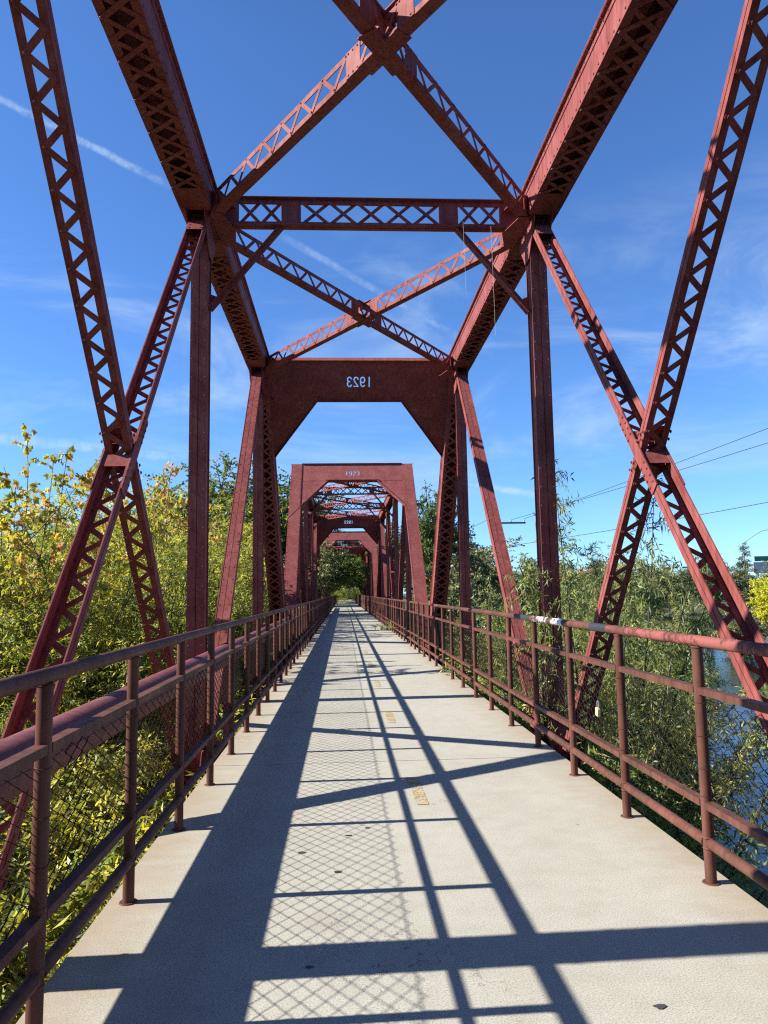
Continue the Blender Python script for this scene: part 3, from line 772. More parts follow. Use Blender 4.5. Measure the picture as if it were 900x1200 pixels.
def make_railing(side):
    """side -1 left, +1 right; local origin at the first post, posts stand at x = 0"""
    root = empty('railing')
    LEN = PITCH * NP_RAIL - 0.35
    out = side
    r = 0.031
    mb = MB(); n = 70; mb.tube([(0, -0.2 + (LEN + 0.2) * i / n, 1.335) for i in range(n + 1)], 0.032, 16); mb.build('handrail', M_RAIL, root, True)
    for i in range(NP_RAIL):
        mb = MB(); y = i * PITCH
        mb.tube([(0, y, -0.18), (0, y, 0.6), (0, y, 1.306)], r, 14)
        mb.tube([(0, y, 0.001), (0, y, 0.006)], [0.050, 0.046], 14)
        for z in (0.186, 0.244, 1.298): mb.tube([(0, y, z - 0.006), (0, y, z), (0, y, z + 0.006)], [0.0312, 0.0355, 0.0312], 14)
        for z in (0.985, 0.80, 0.62, 0.47):               # tie wires
            mb.tube([(0.034 * math.cos(a), y + 0.034 * math.sin(a), z + 0.004 * math.sin(2 * a)) for a in np.linspace(0, 6.283, 13)], 0.0018, 4, False)
        mb.build('post', M_RAIL, root, True)
    mb = MB()
    ml = MB(); mlo = MB(); mbr = MB()
    for i in range(NP_RAIL):
        a, b = i * PITCH + r - 0.004, (i + 1) * PITCH - r + 0.004
        if i == NP_RAIL - 1: b = LEN
        # upper mid rail: an angle, flat leg on top
        for m_, z in ((ml, 1.075), (mlo, 0.445)):
            zz = z
            m_.box((-0.027, 0.027), (a, b), (zz - 0.007, zz))
            xo = sorted((-out * 0.027, -out * 0.020)); m_.box(xo, (a, b), (zz - 0.038, zz - 0.0073))
        mbr.tube([(0, a, 0.215), (0, b, 0.215)], 0.030, 14)
    ml.build('mid_rail', M_RAIL, root); mlo.build('mid_rail', M_RAIL, root); mbr.build('bottom_rail', M_RAIL, root, True)
    ch = MB(); x = out * 0.036
    chainlink(ch, x, 0.0, LEN, 0.40, 1.005)
    ch.tube([(x, 0, 0.988), (x, LEN * .5, 0.985), (x, LEN, 0.988)], 0.0022, 5)
    ch.build('chain_link_mesh', M_WIRE, root)
    return root

XL, XR = -1.176, 2.037
yL0 = 4.233 - 3 * PITCH; yR0 = 4.189 - 3 * PITCH
RL = make_railing(-1); RL.location = (XL, yL0, 0)
RR = make_railing(1); RR.location = (XR, yR0, 0)
STEP = PITCH * NP_RAIL
labels = {('L', 0): "rusty tube railing with chain-link, nearest on the shaded left edge of the path",
          ('L', 1): "rusty tube railing along the left edge inside the middle truss span",
          ('L', 2): "rusty tube railing along the left edge inside the farthest truss span",
          ('R', 0): "rusty tube railing with padlock and white scribble beside the river, nearest on the right",
          ('R', 1): "rusty tube railing along the right edge inside the middle truss span",
          ('R', 2): "rusty tube railing along the right edge inside the farthest truss span"}
copies = {}
for tg_, src, y0 in (('L', RL, yL0), ('R', RR, yR0)):
    for k in (1, 2):
        c = copy_tree(src); c.location = (src.location.x, y0 + k * STEP, 0); copies[(tg_, k)] = c
copies[('L', 0)] = RL; copies[('R', 0)] = RR
for k_, o in copies.items(): tag(o, labels[k_], 'railing', 'railings along the path')
# painted patches on the near right handrail (sleeves of paint a millimetre proud)
def paint_patch(y0, y1, mat, name, r=0.0333):
    mb = MB(); mb.tube([(0, y0 - yR0 + (y1 - y0) * i / 6, 1.335) for i in range(7)], r, 16, False)
    return mb.build(name, mat, RR, True)
paint_patch(7.95, 8.55, M_BLACKP, 'paint_patch'); paint_patch(6.75, 7.90, M_WHITEP, 'graffiti', 0.0336)
paint_patch(5.62, 5.98, M_BLACKP, 'paint_patch'); paint_patch(13.2, 13.5, M_BLACKP, 'paint_patch')
paint_patch(3.3, 5.60, M_REDWORN, 'paint_patch', 0.0329)

# pipe on the left, between railing and truss
mb = MB(); n = 60
mb.tube([(-1.80, SPAN0 - 4 + (SPAN * 2.4) * i / n, 0.74) for i in range(n + 1)], 0.153, 28)
for k in range(24):
    y = 2.15 + (k - 4) * 6.1; mb.tube([(-1.80, y - 0.012, 0.74), (-1.80, y + 0.012, 0.74)], 0.1575, 28)
pipe = empty('utility_pipe', (0, 0, 0))
mb.build('pipe_body', M_PIPE, pipe, True)
for k in range(11):
    y = SPAN0 + k * PANEL
    mb = MB(); mb.box((-1.85, -1.75), (y - 0.05, y + 0.05), (-0.58, 0.592)); mb.box((-1.94, -1.66), (y - 0.07, y + 0.07), (0.5925, 0.604))
    mb.tube([(-1.80 + 0.160 * math.cos(a), y, 0.74 + 0.160 * math.sin(a)) for a in np.linspace(-0.5, math.pi + 0.5, 17)], 0.010, 6)
    mb.build('support', M_STEEL, pipe)
tag(pipe, "fat red painted pipe running outside the left railing, behind its posts", 'pipe')

# padlock on the chain-link
lk = empty('padlock', (XR - 0.012 + 0.03, 5.93, 0.69))
mb = MB(); 
mb.prism([(-0.021, -0.055), (0.021, -0.055), (0.024, -0.05), (0.024, -0.003), (0.020, 0.0), (-0.020, 0.0), (-0.024, -0.003), (-0.024, -0.05)], Vector(), Yv, Zv, Xv, (-0.026, -0.009))
mb.build('lock_body', M_BRASS, lk)
mb = MB(); mb.tube([(-0.017, -0.015, -0.002), (-0.017, -0.015, 0.035)] + [(-0.017 + 0.008 * (1 - math.cos(t)) * 0, -0.015 * math.cos(t), 0.035 + 0.015 * math.sin(t)) for t in np.linspace(0.2, 2.94, 9)] + [(-0.017, 0.015, 0.035), (-0.017, 0.015, -0.002)], 0.0035, 8)
mb.build('shackle', M_CHROME, lk, True); lk.rotation_euler = (R(8), 0, 0)
lk.scale = (1.15, 1.15, 1.15)
tag(lk, "small pale brass padlock locked onto the right chain-link mesh", 'padlock')

# strings that hang from the sway strut
for k, (x, y, z0, z1) in enumerate(((2.02, 11.35, 7.68, 6.45), (2.48, 11.35, 7.6, 5.75))):
    mb = MB(); mb.tube([(x, y, z0), (x + 0.01, y, (z0 + z1) / 2), (x + 0.02, y + 0.01, z1)], 0.0020, 5)
    o = mb.build('hanging_string', M_STRING)
    tag(o, ("short thin string hanging from the cross strut, left of the longer one", "long thin string hanging from the right end of the cross strut")[k], 'string')

# ------------------------------------------------------------------ utility pole, wires, lamp, road sign
def pole(loc, h, name, label):
    r_ = empty(name, loc); mb = MB(); mb.tube([(0, 0, 0), (0, 0, h * .5), (0, 0, h)], [0.17, 0.15, 0.12], 12); mb.build('pole', M_WOOD, r_, True)
    mb = MB(); mb.box((-0.15, 2.3), (-0.06, 0.06), (h - 0.75, h - 0.62)); mb.build('crossarm', M_WOOD, r_)
    for x in (0.0, 1.1, 2.2):
        mb = MB(); mb.tube([(x, 0, h - 0.62 if x else h), (x, 0, h - 0.5 if x else h + 0.1), (x, 0, h - 0.42 if x else h + 0.18)], [0.05, 0.06, 0.03], 8); mb.build('insulator', M_GALV, r_, True)
    return tag(r_, label, 'utility pole')
pa = (12.9, 60.0, -3.0); ha = 10.9
pole(pa, ha, 'utility_pole', "wooden utility pole with crossarm rising behind the right trees")
pb = (26.9, 26.0, -6.0); hb_ = 18.4
pole(pb, hb_, 'utility_pole', "tall wooden utility pole standing out in the river to the right")
def wire(a, b, sag, label):
    a, b = Vector(a), Vector(b); mb = MB(); n = 24
    mb.tube([a.lerp(b, i / n) - Zv * sag * 4 * (i / n) * (1 - i / n) for i in range(n + 1)], 0.019, 5)
    tag(mb.build('power_line', M_CABLE), label, 'power line', 'power lines to the right of the bridge')
wire((15.1, 60, 7.55), (28.0, 26, 12.0), 0.15, "topmost black power line sloping across the right sky")
wire((14.0, 60, 7.48), (27.6, 26, 10.5), 0.15, "middle black power line sloping across the right sky")
wire((12.9, 60, 5.2), (27.4, 26, 6.85), 0.25, "lowest black power line, just over the right treetops")
wire((12.9, 60, 7.9), (1.5, 118, 4.0), 0.3, "thin power line running away behind the right end post")

lamp = empty('street_lamp', (67.5, 120.0, -3.0)); mb = MB(); mb.tube([(0, 0, 0), (0, 0, 6), (0, 0, 12.0)], [0.14, 0.11, 0.08], 10)
mb.build('pole', M_GALV, lamp, True); mb = MB(); mb.tube([(0, 0, 11.9), (1.6, 0, 13.0), (3.2, 0, 13.9), (5.0, 0, 14.3)], 0.06, 8); mb.build('arm', M_GALV, lamp, True)
mb = MB(); mb.prism([(4.8, -0.1), (5.9, -0.02), (5.9, 0.12), (4.8, 0.12)], Vector((0, 0, 14.3)), Xv, Zv, Yv, (-0.18, 0.18)); mb.build('lamp_head', M_GALV, lamp)
tag(lamp, "slender grey highway lamp post with long curved arm at the right", 'street lamp')
sg = empty('highway_sign', (71.5, 121.0, -3.0))
mb = MB(); mb.box((-1.7, 6.5), (-0.06, 0.0), (8.9, 9.75)); mb.build('sign_panel', M_SIGN, sg)
mb = MB(); mb.box((-1.9, 6.7), (0.02, 0.5), (6.9, 8.75)); mb.build('parapet', M_GALV, sg)
for x in (-1.2, 2.4, 6.0): mb = MB(); mb.tube([(x, 0.25, 0), (x, 0.25, 6.9)], 0.25, 10); mb.build('post', M_GALV, sg, True)
tag(sg, "green highway sign on a grey rail above the yellow tree", 'sign')

# ------------------------------------------------------------------ vegetation
def leaf_mesh(name, P, D, S, L, W, tint, mat, rng, lobes=1, fold=0.25):
    """P base points, D unit directions, S unit side vectors; one folded kite per leaf (several per lobed leaf)"""
    vs = []; ti = []
    Nn = np.cross(D, S)
    ang = [0.0] if lobes == 1 else [-1.0, 0.0, 1.0]
    for a in ang:
        d = D * math.cos(a) + S * math.sin(a); s = S * math.cos(a) - D * math.sin(a)
        k = 1.0 if a == 0 else 0.78
        l = (L * k)[:, None]; w = (W * k)[:, None]
        q = np.stack([P, P + d * l * 0.42 + s * w * 0.5 + Nn * w * fold, P + d * l - Nn * l * 0.10, P + d * l * 0.42 - s * w * 0.5 + Nn * w * fold], 1)
        vs.append(q.reshape(-1, 3)); ti.append(np.repeat(tint, 4))
    V = np.concatenate(vs); Tn = np.concatenate(ti); nq = len(V) // 4
    me = bpy.data.meshes.new(name); me.vertices.add(len(V)); me.vertices.foreach_set('co', V.astype(np.float32).ravel())
    me.loops.add(nq * 4); me.loops.foreach_set('vertex_index', np.arange(nq * 4, dtype=np.int32))
    me.polygons.add(nq); me.polygons.foreach_set('loop_start', np.arange(0, nq * 4, 4, dtype=np.int32)); me.polygons.foreach_set('loop_total', np.full(nq, 4, dtype=np.int32))
    at = me.attributes.new('tint', 'FLOAT', 'POINT'); at.data.foreach_set('value', Tn.astype(np.float32))
    me.materials.append(mat); me.update(calc_edges=True)
    return me

def unit(a): return a / (np.linalg.norm(a, axis=-1, keepdims=True) + 1e-9)

def grow(seed, H, spread, nstem, ntwig, nleaf, twig_len, droop, leafL, leafW, mat, lobes=1, trunk=0.0, stem_r=0.03, up_bias=0.45, t_lo=0.2, leaf_out=0.8, crown_pow=1.0, sub=0):
    """a plant: stems (or a trunk that forks into limbs), twigs off the stems, leaves along the twigs"""
    rng = np.random.default_rng(seed); wood = MB(); P = []; D = []; T = []
    if trunk > 0:
        wood.tube([(0, 0, -0.4), (0.03, 0.02, trunk * .5), (0.0, 0.05, trunk)], [stem_r * 2.6, stem_r * 2.1, stem_r * 1.7], 8)
    stems = []
    for i in range(nstem):
        az = 2 * math.pi * (i + rng.uniform(-.35, .35)) / nstem; lean = spread * rng.uniform(0.25, 1.0) ** crown_pow; hh = (H - trunk) * rng.uniform(0.62, 1.0) * (1 - 0.25 * (lean / spread) ** 2)
        b = np.array([0.12 * math.cos(az), 0.12 * math.sin(az), 0]) * (0 if trunk else rng.uniform(.5, 3)); b[2] = trunk * rng.uniform(0.75, 1.0)
        out = np.array([math.cos(az), math.sin(az), 0]); w1 = rng.normal(0, 0.16, 3) * (H - trunk) * 0.25
        pts = []
        for t in np.linspace(0, 1, 9):
            p = b + out * lean * t ** 1.25 + np.array([0, 0, hh]) * (t ** 0.9) + w1 * math.sin(t * 3.0) * t
            pts.append(p)
        pts = np.array(pts); stems.append(pts)
        wood.tube([tuple(p) for p in pts], [stem_r * (1 - 0.85 * t) + 0.003 for t in np.linspace(0, 1, 9)], 6, False)
        lines = [(pts, 1.0)]
        for _ in range(sub):
            t = rng.uniform(0.3, 0.85); k = t * 8; i0 = int(k); p0 = pts[i0] + (pts[min(i0 + 1, 8)] - pts[i0]) * (k - i0)
            dd = unit(rng.normal(0, 1, 3) * np.array([1, 1, .5]) + out * 0.3 + np.array([0, 0, 0.35])); ln = (H - trunk) * rng.uniform(0.18, 0.38)
            sp = np.array([p0 + dd * ln * q + np.array([0, 0, 1]) * 0.12 * ln * q * q for q in np.linspace(0, 1, 5)])
            wood.tube([tuple(p) for p in sp], [stem_r * 0.45 * (1 - 0.8 * q) + 0.002 for q in np.linspace(0, 1, 5)], 5, False)
            lines.append((sp, 0.6))
        for ln_pts, frac in lines:
            m = len(ln_pts) - 1
            for _ in range(int(ntwig * frac)):
                t = t_lo + (1 - t_lo) * rng.uniform(0, 1) ** 0.85; t = min(t, 0.999); k = t * m; i0 = int(k); p0 = ln_pts[i0] + (ln_pts[i0 + 1] - ln_pts[i0]) * (k - i0)
                sd = unit(ln_pts[i0 + 1] - ln_pts[i0]); dd = rng.normal(0, 1, 3); dd[2] *= 0.5
                dd = unit(unit(dd) + sd * up_bias + np.array([0, 0, 0.15])); L = twig_len * rng.uniform(0.45, 1.15) * (1.1 - 0.35 * t)
                n = max(3, int(nleaf * L / twig_len)); q = (np.arange(n) + rng.uniform(0, 1)) / n
                pos = p0 + dd * (L * q)[:, None] + np.array([0, 0, -1.0]) * (droop * L * q * q)[:, None]
                ax = unit(dd + np.array([0, 0, -1.0]) * (2 * droop * q)[:, None])
                if rng.uniform() < 0.35: wood.tube([tuple(pos[0]), tuple(pos[n // 2]), tuple(pos[-1])], [0.006, 0.004, 0.002], 3, False)
                rd = unit(rng.normal(0, 1, (n, 3))); rd[:, 2] -= 0.2
                ld = unit(ax * (1 - leaf_out * .5) + rd * leaf_out)
                P.append(pos); D.append(ld)
                base = rng.beta(2.2, 2.4)
                T.append(np.clip(base + rng.normal(0, 0.14, n) + 0.10 * (t - .5), 0, 1))
    P = np.concatenate(P); D = np.concatenate(D); T = np.concatenate(T); n = len(P)
    S = unit(np.cross(D, unit(rng.normal(0, 1, (n, 3))) ))
    sz = rng.uniform(0.6, 1.2, n)
    return leaf_mesh('crown', P, D, S, leafL * sz, leafW * sz, T, mat, rng, lobes), wood.mesh('trunk', M_BARK, True)

TPL = {}
TPL['willow'] = [grow(11 + i, 5.0, 1.9, 16, 62, 22, 0.62, 0.22, 0.115, 0.024, M_WILLOW, stem_r=0.026, up_bias=0.3, leaf_out=1.0) for i in range(4)]
TPL['tallwillow'] = [grow(31 + i, 8.0, 2.6, 14, 96, 22, 0.85, 0.40, 0.15, 0.026, M_WILLOWG, stem_r=0.036, t_lo=0.15, up_bias=0.25, leaf_out=1.0) for i in range(3)]
TPL['low'] = [grow(51 + i, 2.0, 1.3, 15, 34, 20, 0.55, 0.35, 0.115, 0.024, M_WILLOW, stem_r=0.014, t_lo=0.05) for i in range(3)]
TPL['lowgrey'] = [grow(61 + i, 3.6, 1.7, 13, 60, 20, 0.6, 0.30, 0.105, 0.019, M_WILLOWG, stem_r=0.02, t_lo=0.12) for i in range(2)]
TPL['maple'] = [grow(71 + i, 8.4, 2.8, 9, 24, 12, 0.60, 0.15, 0.115, 0.085, M_MAPLE, lobes=3, stem_r=0.024, t_lo=0.5, sub=3, up_bias=0.2) for i in range(2)]
TPL['broad'] = [grow(81 + i, 12.0, 4.2, 12, 44, 18, 1.5, 0.15, 0.20, 0.15, M_GREEN, trunk=3.0, stem_r=0.10, sub=4) for i in range(3)]
TPL['gold'] = [grow(91 + i, 10.0, 3.4, 11, 28, 15, 1.3, 0.2, 0.17, 0.11, M_GOLD, trunk=1.8, stem_r=0.08, sub=3) for i in range(2)]
TPL['olive'] = [grow(101 + i, 10.0, 3.6, 13, 36, 17, 1.5, 0.2, 0.24, 0.13, M_OLIVE, trunk=1.5, stem_r=0.08, sub=3) for i in range(3)]
TPL['yellow'] = [grow(111, 9.0, 2.2, 10, 26, 15, 1.2, 0.15, 0.24, 0.18, M_YLEAF, trunk=1.2, stem_r=0.07, sub=3)]
TPL['rust'] = [grow(121, 4.0, 1.8, 9, 16, 12, 0.9, 0.15, 0.18, 0.12, M_RUST, stem_r=0.03)]
TPL['bare'] = [grow(131, 2.6, 1.5, 9, 5, 4, 0.8, 0.1, 0.05, 0.014, M_WILLOWG, stem_r=0.012, sub=4)]

def pine_tpl(seed):
    rng = np.random.default_rng(seed); wood = MB(); H = 12.0
    wood.tube([(0, 0, -0.4), (0, 0, 6), (0.1, 0, H)], [0.22, 0.14, 0.02], 8); P = []; D = []; T = []
    for i in range(70):
        t = rng.uniform(0.12, 1); z = H * t; az = rng.uniform(0, 6.283); ln = (1 - t) * 3.2 * rng.uniform(.6, 1.15) + 0.35
        d = np.array([math.cos(az), math.sin(az), rng.uniform(0.0, 0.35)]); wood.tube([(0, 0, z), tuple(np.array([0, 0, z]) + d * ln)], [0.03, 0.008], 4, False)
        n = int(34 * ln + 14); q = rng.uniform(0.15, 1, n); pos = np.array([0, 0, z]) + d * (ln * q)[:, None] + rng.normal(0, 0.13, (n, 3)); P.append(pos); D.append(unit(d + rng.normal(0, 0.6, (n, 3)))); T.append(rng.uniform(0, 1, n))
    P = np.concatenate(P); D = np.concatenate(D); T = np.concatenate(T); S = unit(np.cross(D, rng.normal(0, 1, (len(P), 3)))); n = len(P)
    return leaf_mesh('crown', P, D, S, np.full(n, .38), np.full(n, .10), T, M_PINE, rng), wood.mesh('trunk', M_BARK, True)
TPL['pine'] = [pine_tpl(141)]

BASE_H = {'willow': 5.0, 'tallwillow': 8.0, 'low': 2.0, 'lowgrey': 3.6, 'maple': 8.4, 'broad': 12.0, 'gold': 10.0, 'olive': 10.0, 'yellow': 9.0, 'rust': 4.0, 'bare': 2.6, 'pine': 12.0}
prnd = random.Random(17)
def plant(kind, x, y, top, name, label, cat, group=None, base=None, wide=1.0, var=None, rz=None):
    t = TPL[kind]; crown_me, trunk_me = t[prnd.randrange(len(t)) if var is None else var]
    z0 = float(ground_h(np.array(x), np.array(y))) - 0.1 if base is None else base
    s = (top - z0) / BASE_H[kind]
    r_ = empty(name, (x, y, z0), prnd.uniform(0, 6.283) if rz is None else rz); r_.scale = (s * wide, s * wide, s)
    for nm, me_ in (('crown', crown_me), ('trunk', trunk_me)):
        o = bpy.data.objects.new(nm, me_); COL.objects.link(o); o.parent = r_
    return tag(r_, label, cat, group)

# left bank: thicket of yellow-green willows, in tiers that rise away from the bridge
pr = random.Random(8)
# unseen trees added behind the camera to block low sky fill
for k_, (x, y, tp) in enumerate(((-22, -20, 13), (-14, -24, 15), (-7, -27, 16), (0.5, -38, 18), (8, -27, 15), (15, -23, 14), (23, -20, 13), (-29, -14, 11), (31, -16, 12), (-4.5, -34, 18), (5.0, -33, 17))):
    plant('broad', x, y, tp, 'cottonwood_tree', "unseen green tree added behind the viewer to block low sky light", 'tree', 'unseen trees added behind the viewer', wide=1.25, base=-3.0)
LOWL = "low yellow-green willow sprig growing against the left railing, below the handrail"
for y in np.arange(0.4, 27, 1.15):
    plant('low', -3.1 + pr.uniform(-.35, .2), y + pr.uniform(-.4, .4), pr.uniform(-0.9, -0.05), 'willow_shrub', LOWL, 'shrub', 'low willows under the left railing', wide=1.15)
    if y < 18: plant('low', -4.6 + pr.uniform(-.4, .4), y + pr.uniform(-.4, .4), pr.uniform(-0.6, 0.3), 'willow_shrub', LOWL, 'shrub', 'low willows under the left railing', wide=1.2)
MIDL = "yellow-green willow bush in the dense thicket left of the bridge"
for x, ys, k in ((-5.6, np.arange(3.0, 34, 2.0), 0.0), (-7.4, np.arange(6.0, 40, 1.9), 0.35), (-9.6, np.arange(9, 46, 2.3), 0.75), (-12.4, np.arange(13, 56, 2.6), 1.0)):
    for y in ys:
        sight = 1.64 + (0.085 + 0.072 * k) * y; sunny = -0.7 + (abs(x) - 3.1) * 0.655
        f = max(0.0, min(1.0, (y - 11) / 6))
        top = min(sunny, sight) * (1 - f) + f * min(sight, (abs(x) - 1.4) * 0.655 + (0.5 if y < 26 else 0.1) + max(0, y - 26) * 0.2)
        plant('willow', x + pr.uniform(-.6, .6), y + pr.uniform(-.7, .7), top + pr.uniform(-.5, .35), 'willow_shrub', MIDL, 'shrub', 'willow thicket on the left bank', wide=1.15)
plant('willow', -3.7, 20.6, 1.9, 'willow_shrub', "leafy willow poking through the truss beside the left end post", 'shrub', wide=0.8, var=1)
plant('willow', -4.3, 24.5, 2.6, 'willow_shrub', "willow bush behind the left end post of the nearest span", 'shrub', wide=0.9, var=2)
plant('maple', -7.4, 16.5, 6.6, 'maple_tree', "thin young maple with orange-pink leaf tips at the far left", 'tree', wide=0.8, var=0)
plant('maple', -7.4, 27.5, 9.0, 'maple_tree', "thin young maple with peach leaves showing behind the left tall post", 'tree', wide=0.7, var=1)
# left: taller trees further along
plant('broad', -11.5, 56, 12.0, 'cottonwood_tree', "tall grey-green cottonwood left of the near portal", 'tree', var=0)
plant('gold', -9.0, 50, 9.0, 'cottonwood_tree', "golden-leaved cottonwood just left of the middle span portal", 'tree', var=0)
plant('broad', -7.2, 90, 19.0, 'cottonwood_tree', "dark green tall tree whose top shows above the middle portal's left corner", 'tree', var=1)
plant('broad', -13.5, 93, 20.0, 'cottonwood_tree', "dark green tall tree behind the golden cottonwood", 'tree', var=2)
plant('gold', -13.5, 42, 7.8, 'cottonwood_tree', "yellowish bushy tree behind the left diagonal of the nearest span", 'tree', var=1)
for x, y, tp in ((-7.0, 42, 4.5), (-6.6, 47, 4.6), (-6.0, 53, 5.2), (-6.2, 59, 5.4)):
    plant('willow', x, y, tp, 'willow_shrub', "willow bush beside the left of the middle span", 'shrub', 'willows left of the middle span')
plant('olive', -3.5, 66.0, 7.2, 'box_elder_tree', "leafy tree whose branches reach over the left railing before the farthest span", 'tree', wide=0.95, var=0)
# right bank: grey-green willows on the bar in the river
plant('tallwillow', 4.15, 12.0, 3.9, 'willow_tree', "tall willow with narrow leaves brushing the right vertical post", 'tree', wide=0.62, var=0)
plant('tallwillow', 5.6, 13.6, 1.8, 'willow_tree', "willow filling the lower half of the right X brace", 'tree', wide=0.75, var=1)
plant('tallwillow', 4.6, 17.3, 2.9, 'willow_tree', "willow between the right vertical post and the next slanted diagonal", 'tree', wide=0.75, var=2)
plant('tallwillow', 6.7, 18.6, 2.9, 'willow_tree', "willow directly behind the crossing of the right X brace", 'tree', wide=0.8, var=0)
plant('tallwillow', 10.2, 25.5, 3.4, 'willow_tree', "pale willow to the right of the right X brace", 'tree', wide=0.8, var=1)
plant('tallwillow', 6.4, 22.0, 3.2, 'willow_tree', "willow in the second row behind the right vertical post", 'tree', wide=0.85, var=1)
plant('tallwillow', 5.1, 14.9, 2.2, 'willow_tree', "shorter willow between the X brace and the right vertical post", 'tree', wide=0.8, var=0)
plant('tallwillow', 7.4, 21.2, 2.6, 'willow_tree', "willow showing through the lower gap of the right X brace", 'tree', wide=0.8, var=2)
plant('tallwillow', 5.0, 20.4, 2.6, 'willow_tree', "willow behind the slanted diagonal right of the portal", 'tree', wide=0.8, var=1)
plant('tallwillow', 8.5, 19.9, 2.7, 'willow_tree', "willow filling the gap between the right X brace's lower legs", 'tree', wide=0.8, var=1)
plant('tallwillow', 9.4, 23.6, 3.2, 'willow_tree', "fuller willow at the back of the gravel bar on the right", 'tree', wide=0.9, var=0)
LOWR = "low grey-green willow bush at the water's edge under the right railing"
for x, y, tp in ((3.9, 9.7, -0.9), (4.3, 11.0, 0.3), (4.5, 12.6, 0.9), (5.3, 13.4, 0.4), (4.1, 14.6, 0.9), (5.6, 15.6, 1.2), (6.4, 16.2, 0.6), (4.4, 17.2, 1.2), (5.0, 19.5, 1.4), (5.5, 23.0, 1.7), (6.0, 27.0, 1.9), (7.4, 19.6, 1.0), (6.0, 31.0, 2.2)):
    plant('lowgrey', x, y, tp, 'willow_shrub', LOWR, 'shrub', 'low willows under the right railing', base=-5.0 if y < 11 else None, wide=0.95)
BARE = "bare twiggy shrub standing in the dark water below the right railing"
for x, y, tp in ((4.3, 5.6, -2.6), (5.3, 6.9, -2.4), (4.0, 6.6, -2.2), (6.0, 8.6, -2.0)): plant('bare', x, y, tp, 'bare_shrub', BARE, 'shrub', 'bare twigs in the water', base=-5.2, wide=1.1)
# right: land beyond the bar and the far bank
FARR = "olive green tree in the belt beyond the river, right of the bridge"
for x, y, tp in ((8.5, 52, 4.6), (11.0, 56, 5.2), (14.5, 60, 4.8), (18, 66, 4.6), (22, 72, 4.4), (27, 76, 4.6), (31, 80, 4.2), (36, 84, 4.6), (42, 90, 4.8), (48, 94, 4.5), (55, 100, 5.0), (63, 106, 5.0), (12.5, 66, 6.4), (9.0, 70, 7.0), (24, 84, 6.0), (33, 92, 6.0), (44, 102, 6.5), (56, 112, 6.8), (70, 116, 5.2), (76, 112, 4.6), (84, 118, 5.0)):
    plant('olive', x + pr.uniform(-.8, .8), y, tp + pr.uniform(-.5, .5), 'riverside_tree', FARR, 'tree', 'tree belt beyond the river', wide=1.15)
for x, y, tp in ((6.4, 36, 2.2), (7.4, 42, 2.8), (8.4, 47, 2.8), (7.2, 52, 3.4)):
    plant('olive', x, y, tp, 'riverside_tree', "bushy olive tree just right of the near end of the middle span", 'tree', 'trees right of the middle span', wide=0.9)
plant('pine', 58.5, 104, 7.9, 'pine_tree', "dark green pine on the far bank at the right edge", 'tree')
plant('yellow', 43.6, 74, 3.7, 'yellow_tree', "bright yellow autumn tree on the far bank at the right edge", 'tree', base=-4.2, wide=0.72)
plant('olive', 36.5, 66, -0.6, 'riverside_bush', "low olive bush on the far bank in front of the bright yellow tree", 'shrub', wide=1.3)
plant('rust', 14.0, 50, 3.6, 'red_bush', "reddish bush behind the right vertical post", 'shrub')
plant('rust', 6.9, 49, 3.3, 'red_bush', "reddish bush beside the right end post of the middle span", 'shrub')
plant('broad', 8.6, 66, 12.6, 'cottonwood_tree', "dark tree standing right of the middle span's portal", 'tree', wide=0.6, var=0)
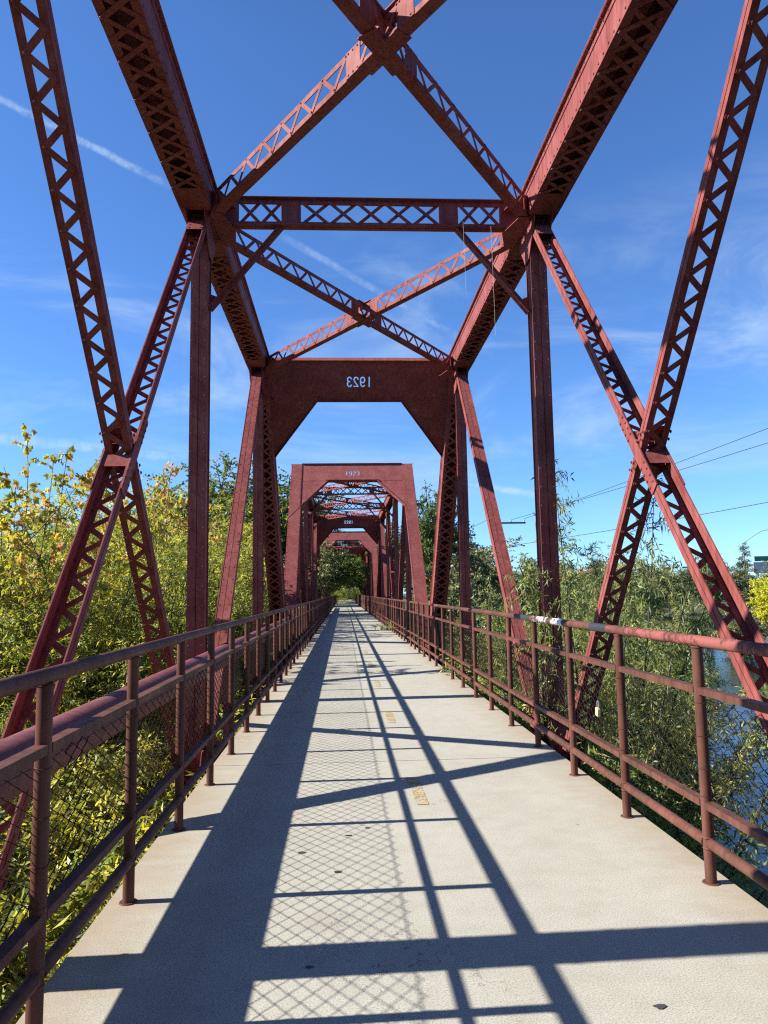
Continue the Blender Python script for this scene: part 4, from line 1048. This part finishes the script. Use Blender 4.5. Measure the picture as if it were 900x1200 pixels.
# trees that close the path at the far end
TUN = "dark green tree crowding the path beyond the farthest span"
for x, y, tp in ((-4.6, 97, 11), (6.2, 92, 10), (5.6, 101, 9), (-4.2, 108, 10.5), (4.8, 112, 10), (-3.4, 121, 12), (4.4, 124, 12), (-3.2, 136, 13), (4.0, 139, 13), (-2.6, 128, 9), (3.8, 131, 9), (-2.4, 146, 11), (3.6, 149, 11), (-3.2, 158, 13), (4.4, 160, 13), (-6, 150, 16), (7, 152, 15), (-0.8, 186, 14), (2.6, 190, 14), (-8.5, 112, 15), (9.5, 108, 13)):
    plant('broad', x, y, tp, 'cottonwood_tree', TUN, 'tree', 'trees closing the far end of the path')
ENDL = "leafy bush at the path's edge beyond the farthest span"
for x, y, tp in ((-2.9, 112, 1.8), (3.9, 114, 2.2), (-2.6, 120, 2.2), (3.6, 123, 2.4), (-2.4, 130, 2.4), (3.5, 133, 2.8), (-2.2, 142, 2.8), (3.4, 145, 3.0), (-2.2, 155, 3.2), (3.3, 158, 3.4), (-1.2, 183, 6), (0.8, 184, 6), (2.8, 183, 6), (-3.6, 178, 5), (5.2, 178, 5)):
    plant('willow', x, y, tp, 'path_side_bush', ENDL, 'shrub', "bushes along the far end of the path", wide=1.2)
FARL = "hazy green tree far behind the left thicket"
for x, y, tp in ((-24, 52, 6.2), (-30, 60, 7), (-21, 64, 8), (-36, 70, 8), (-27, 76, 9), (-18, 84, 12), (-44, 84, 9), (-17, 46, 5.0), (-22, 38, 4.4), (-16, 32, 4.2), (-28, 46, 5.4)):
    plant('olive', x, y, tp, 'riverside_tree', FARL, 'tree', 'trees far behind the left thicket', wide=1.2)

# grass and weeds on the left bank, too many blades to count
rng = np.random.default_rng(77); n = 52000
gxp = rng.uniform(-13, -2.0, n); gyp = rng.uniform(-1, 40, n) ; gzp = ground_h(gxp, gyp) - 0.03
P = np.stack([gxp, gyp, gzp], 1); D = unit(np.stack([rng.normal(0, .45, n), rng.normal(0, .45, n), np.ones(n)], 1)); S = unit(np.cross(D, rng.normal(0, 1, (n, 3))))
gm = leaf_mesh('grass', P, D, S, rng.uniform(0.35, 0.95, n), rng.uniform(0.015, 0.035, n), np.clip(rng.normal(0.5, 0.25, n), 0, 1), M_WILLOW, rng)
o = bpy.data.objects.new('grass', gm); COL.objects.link(o); tag(o, "tall yellow-green grass on the bank below the left railing", 'grass', kind='stuff')
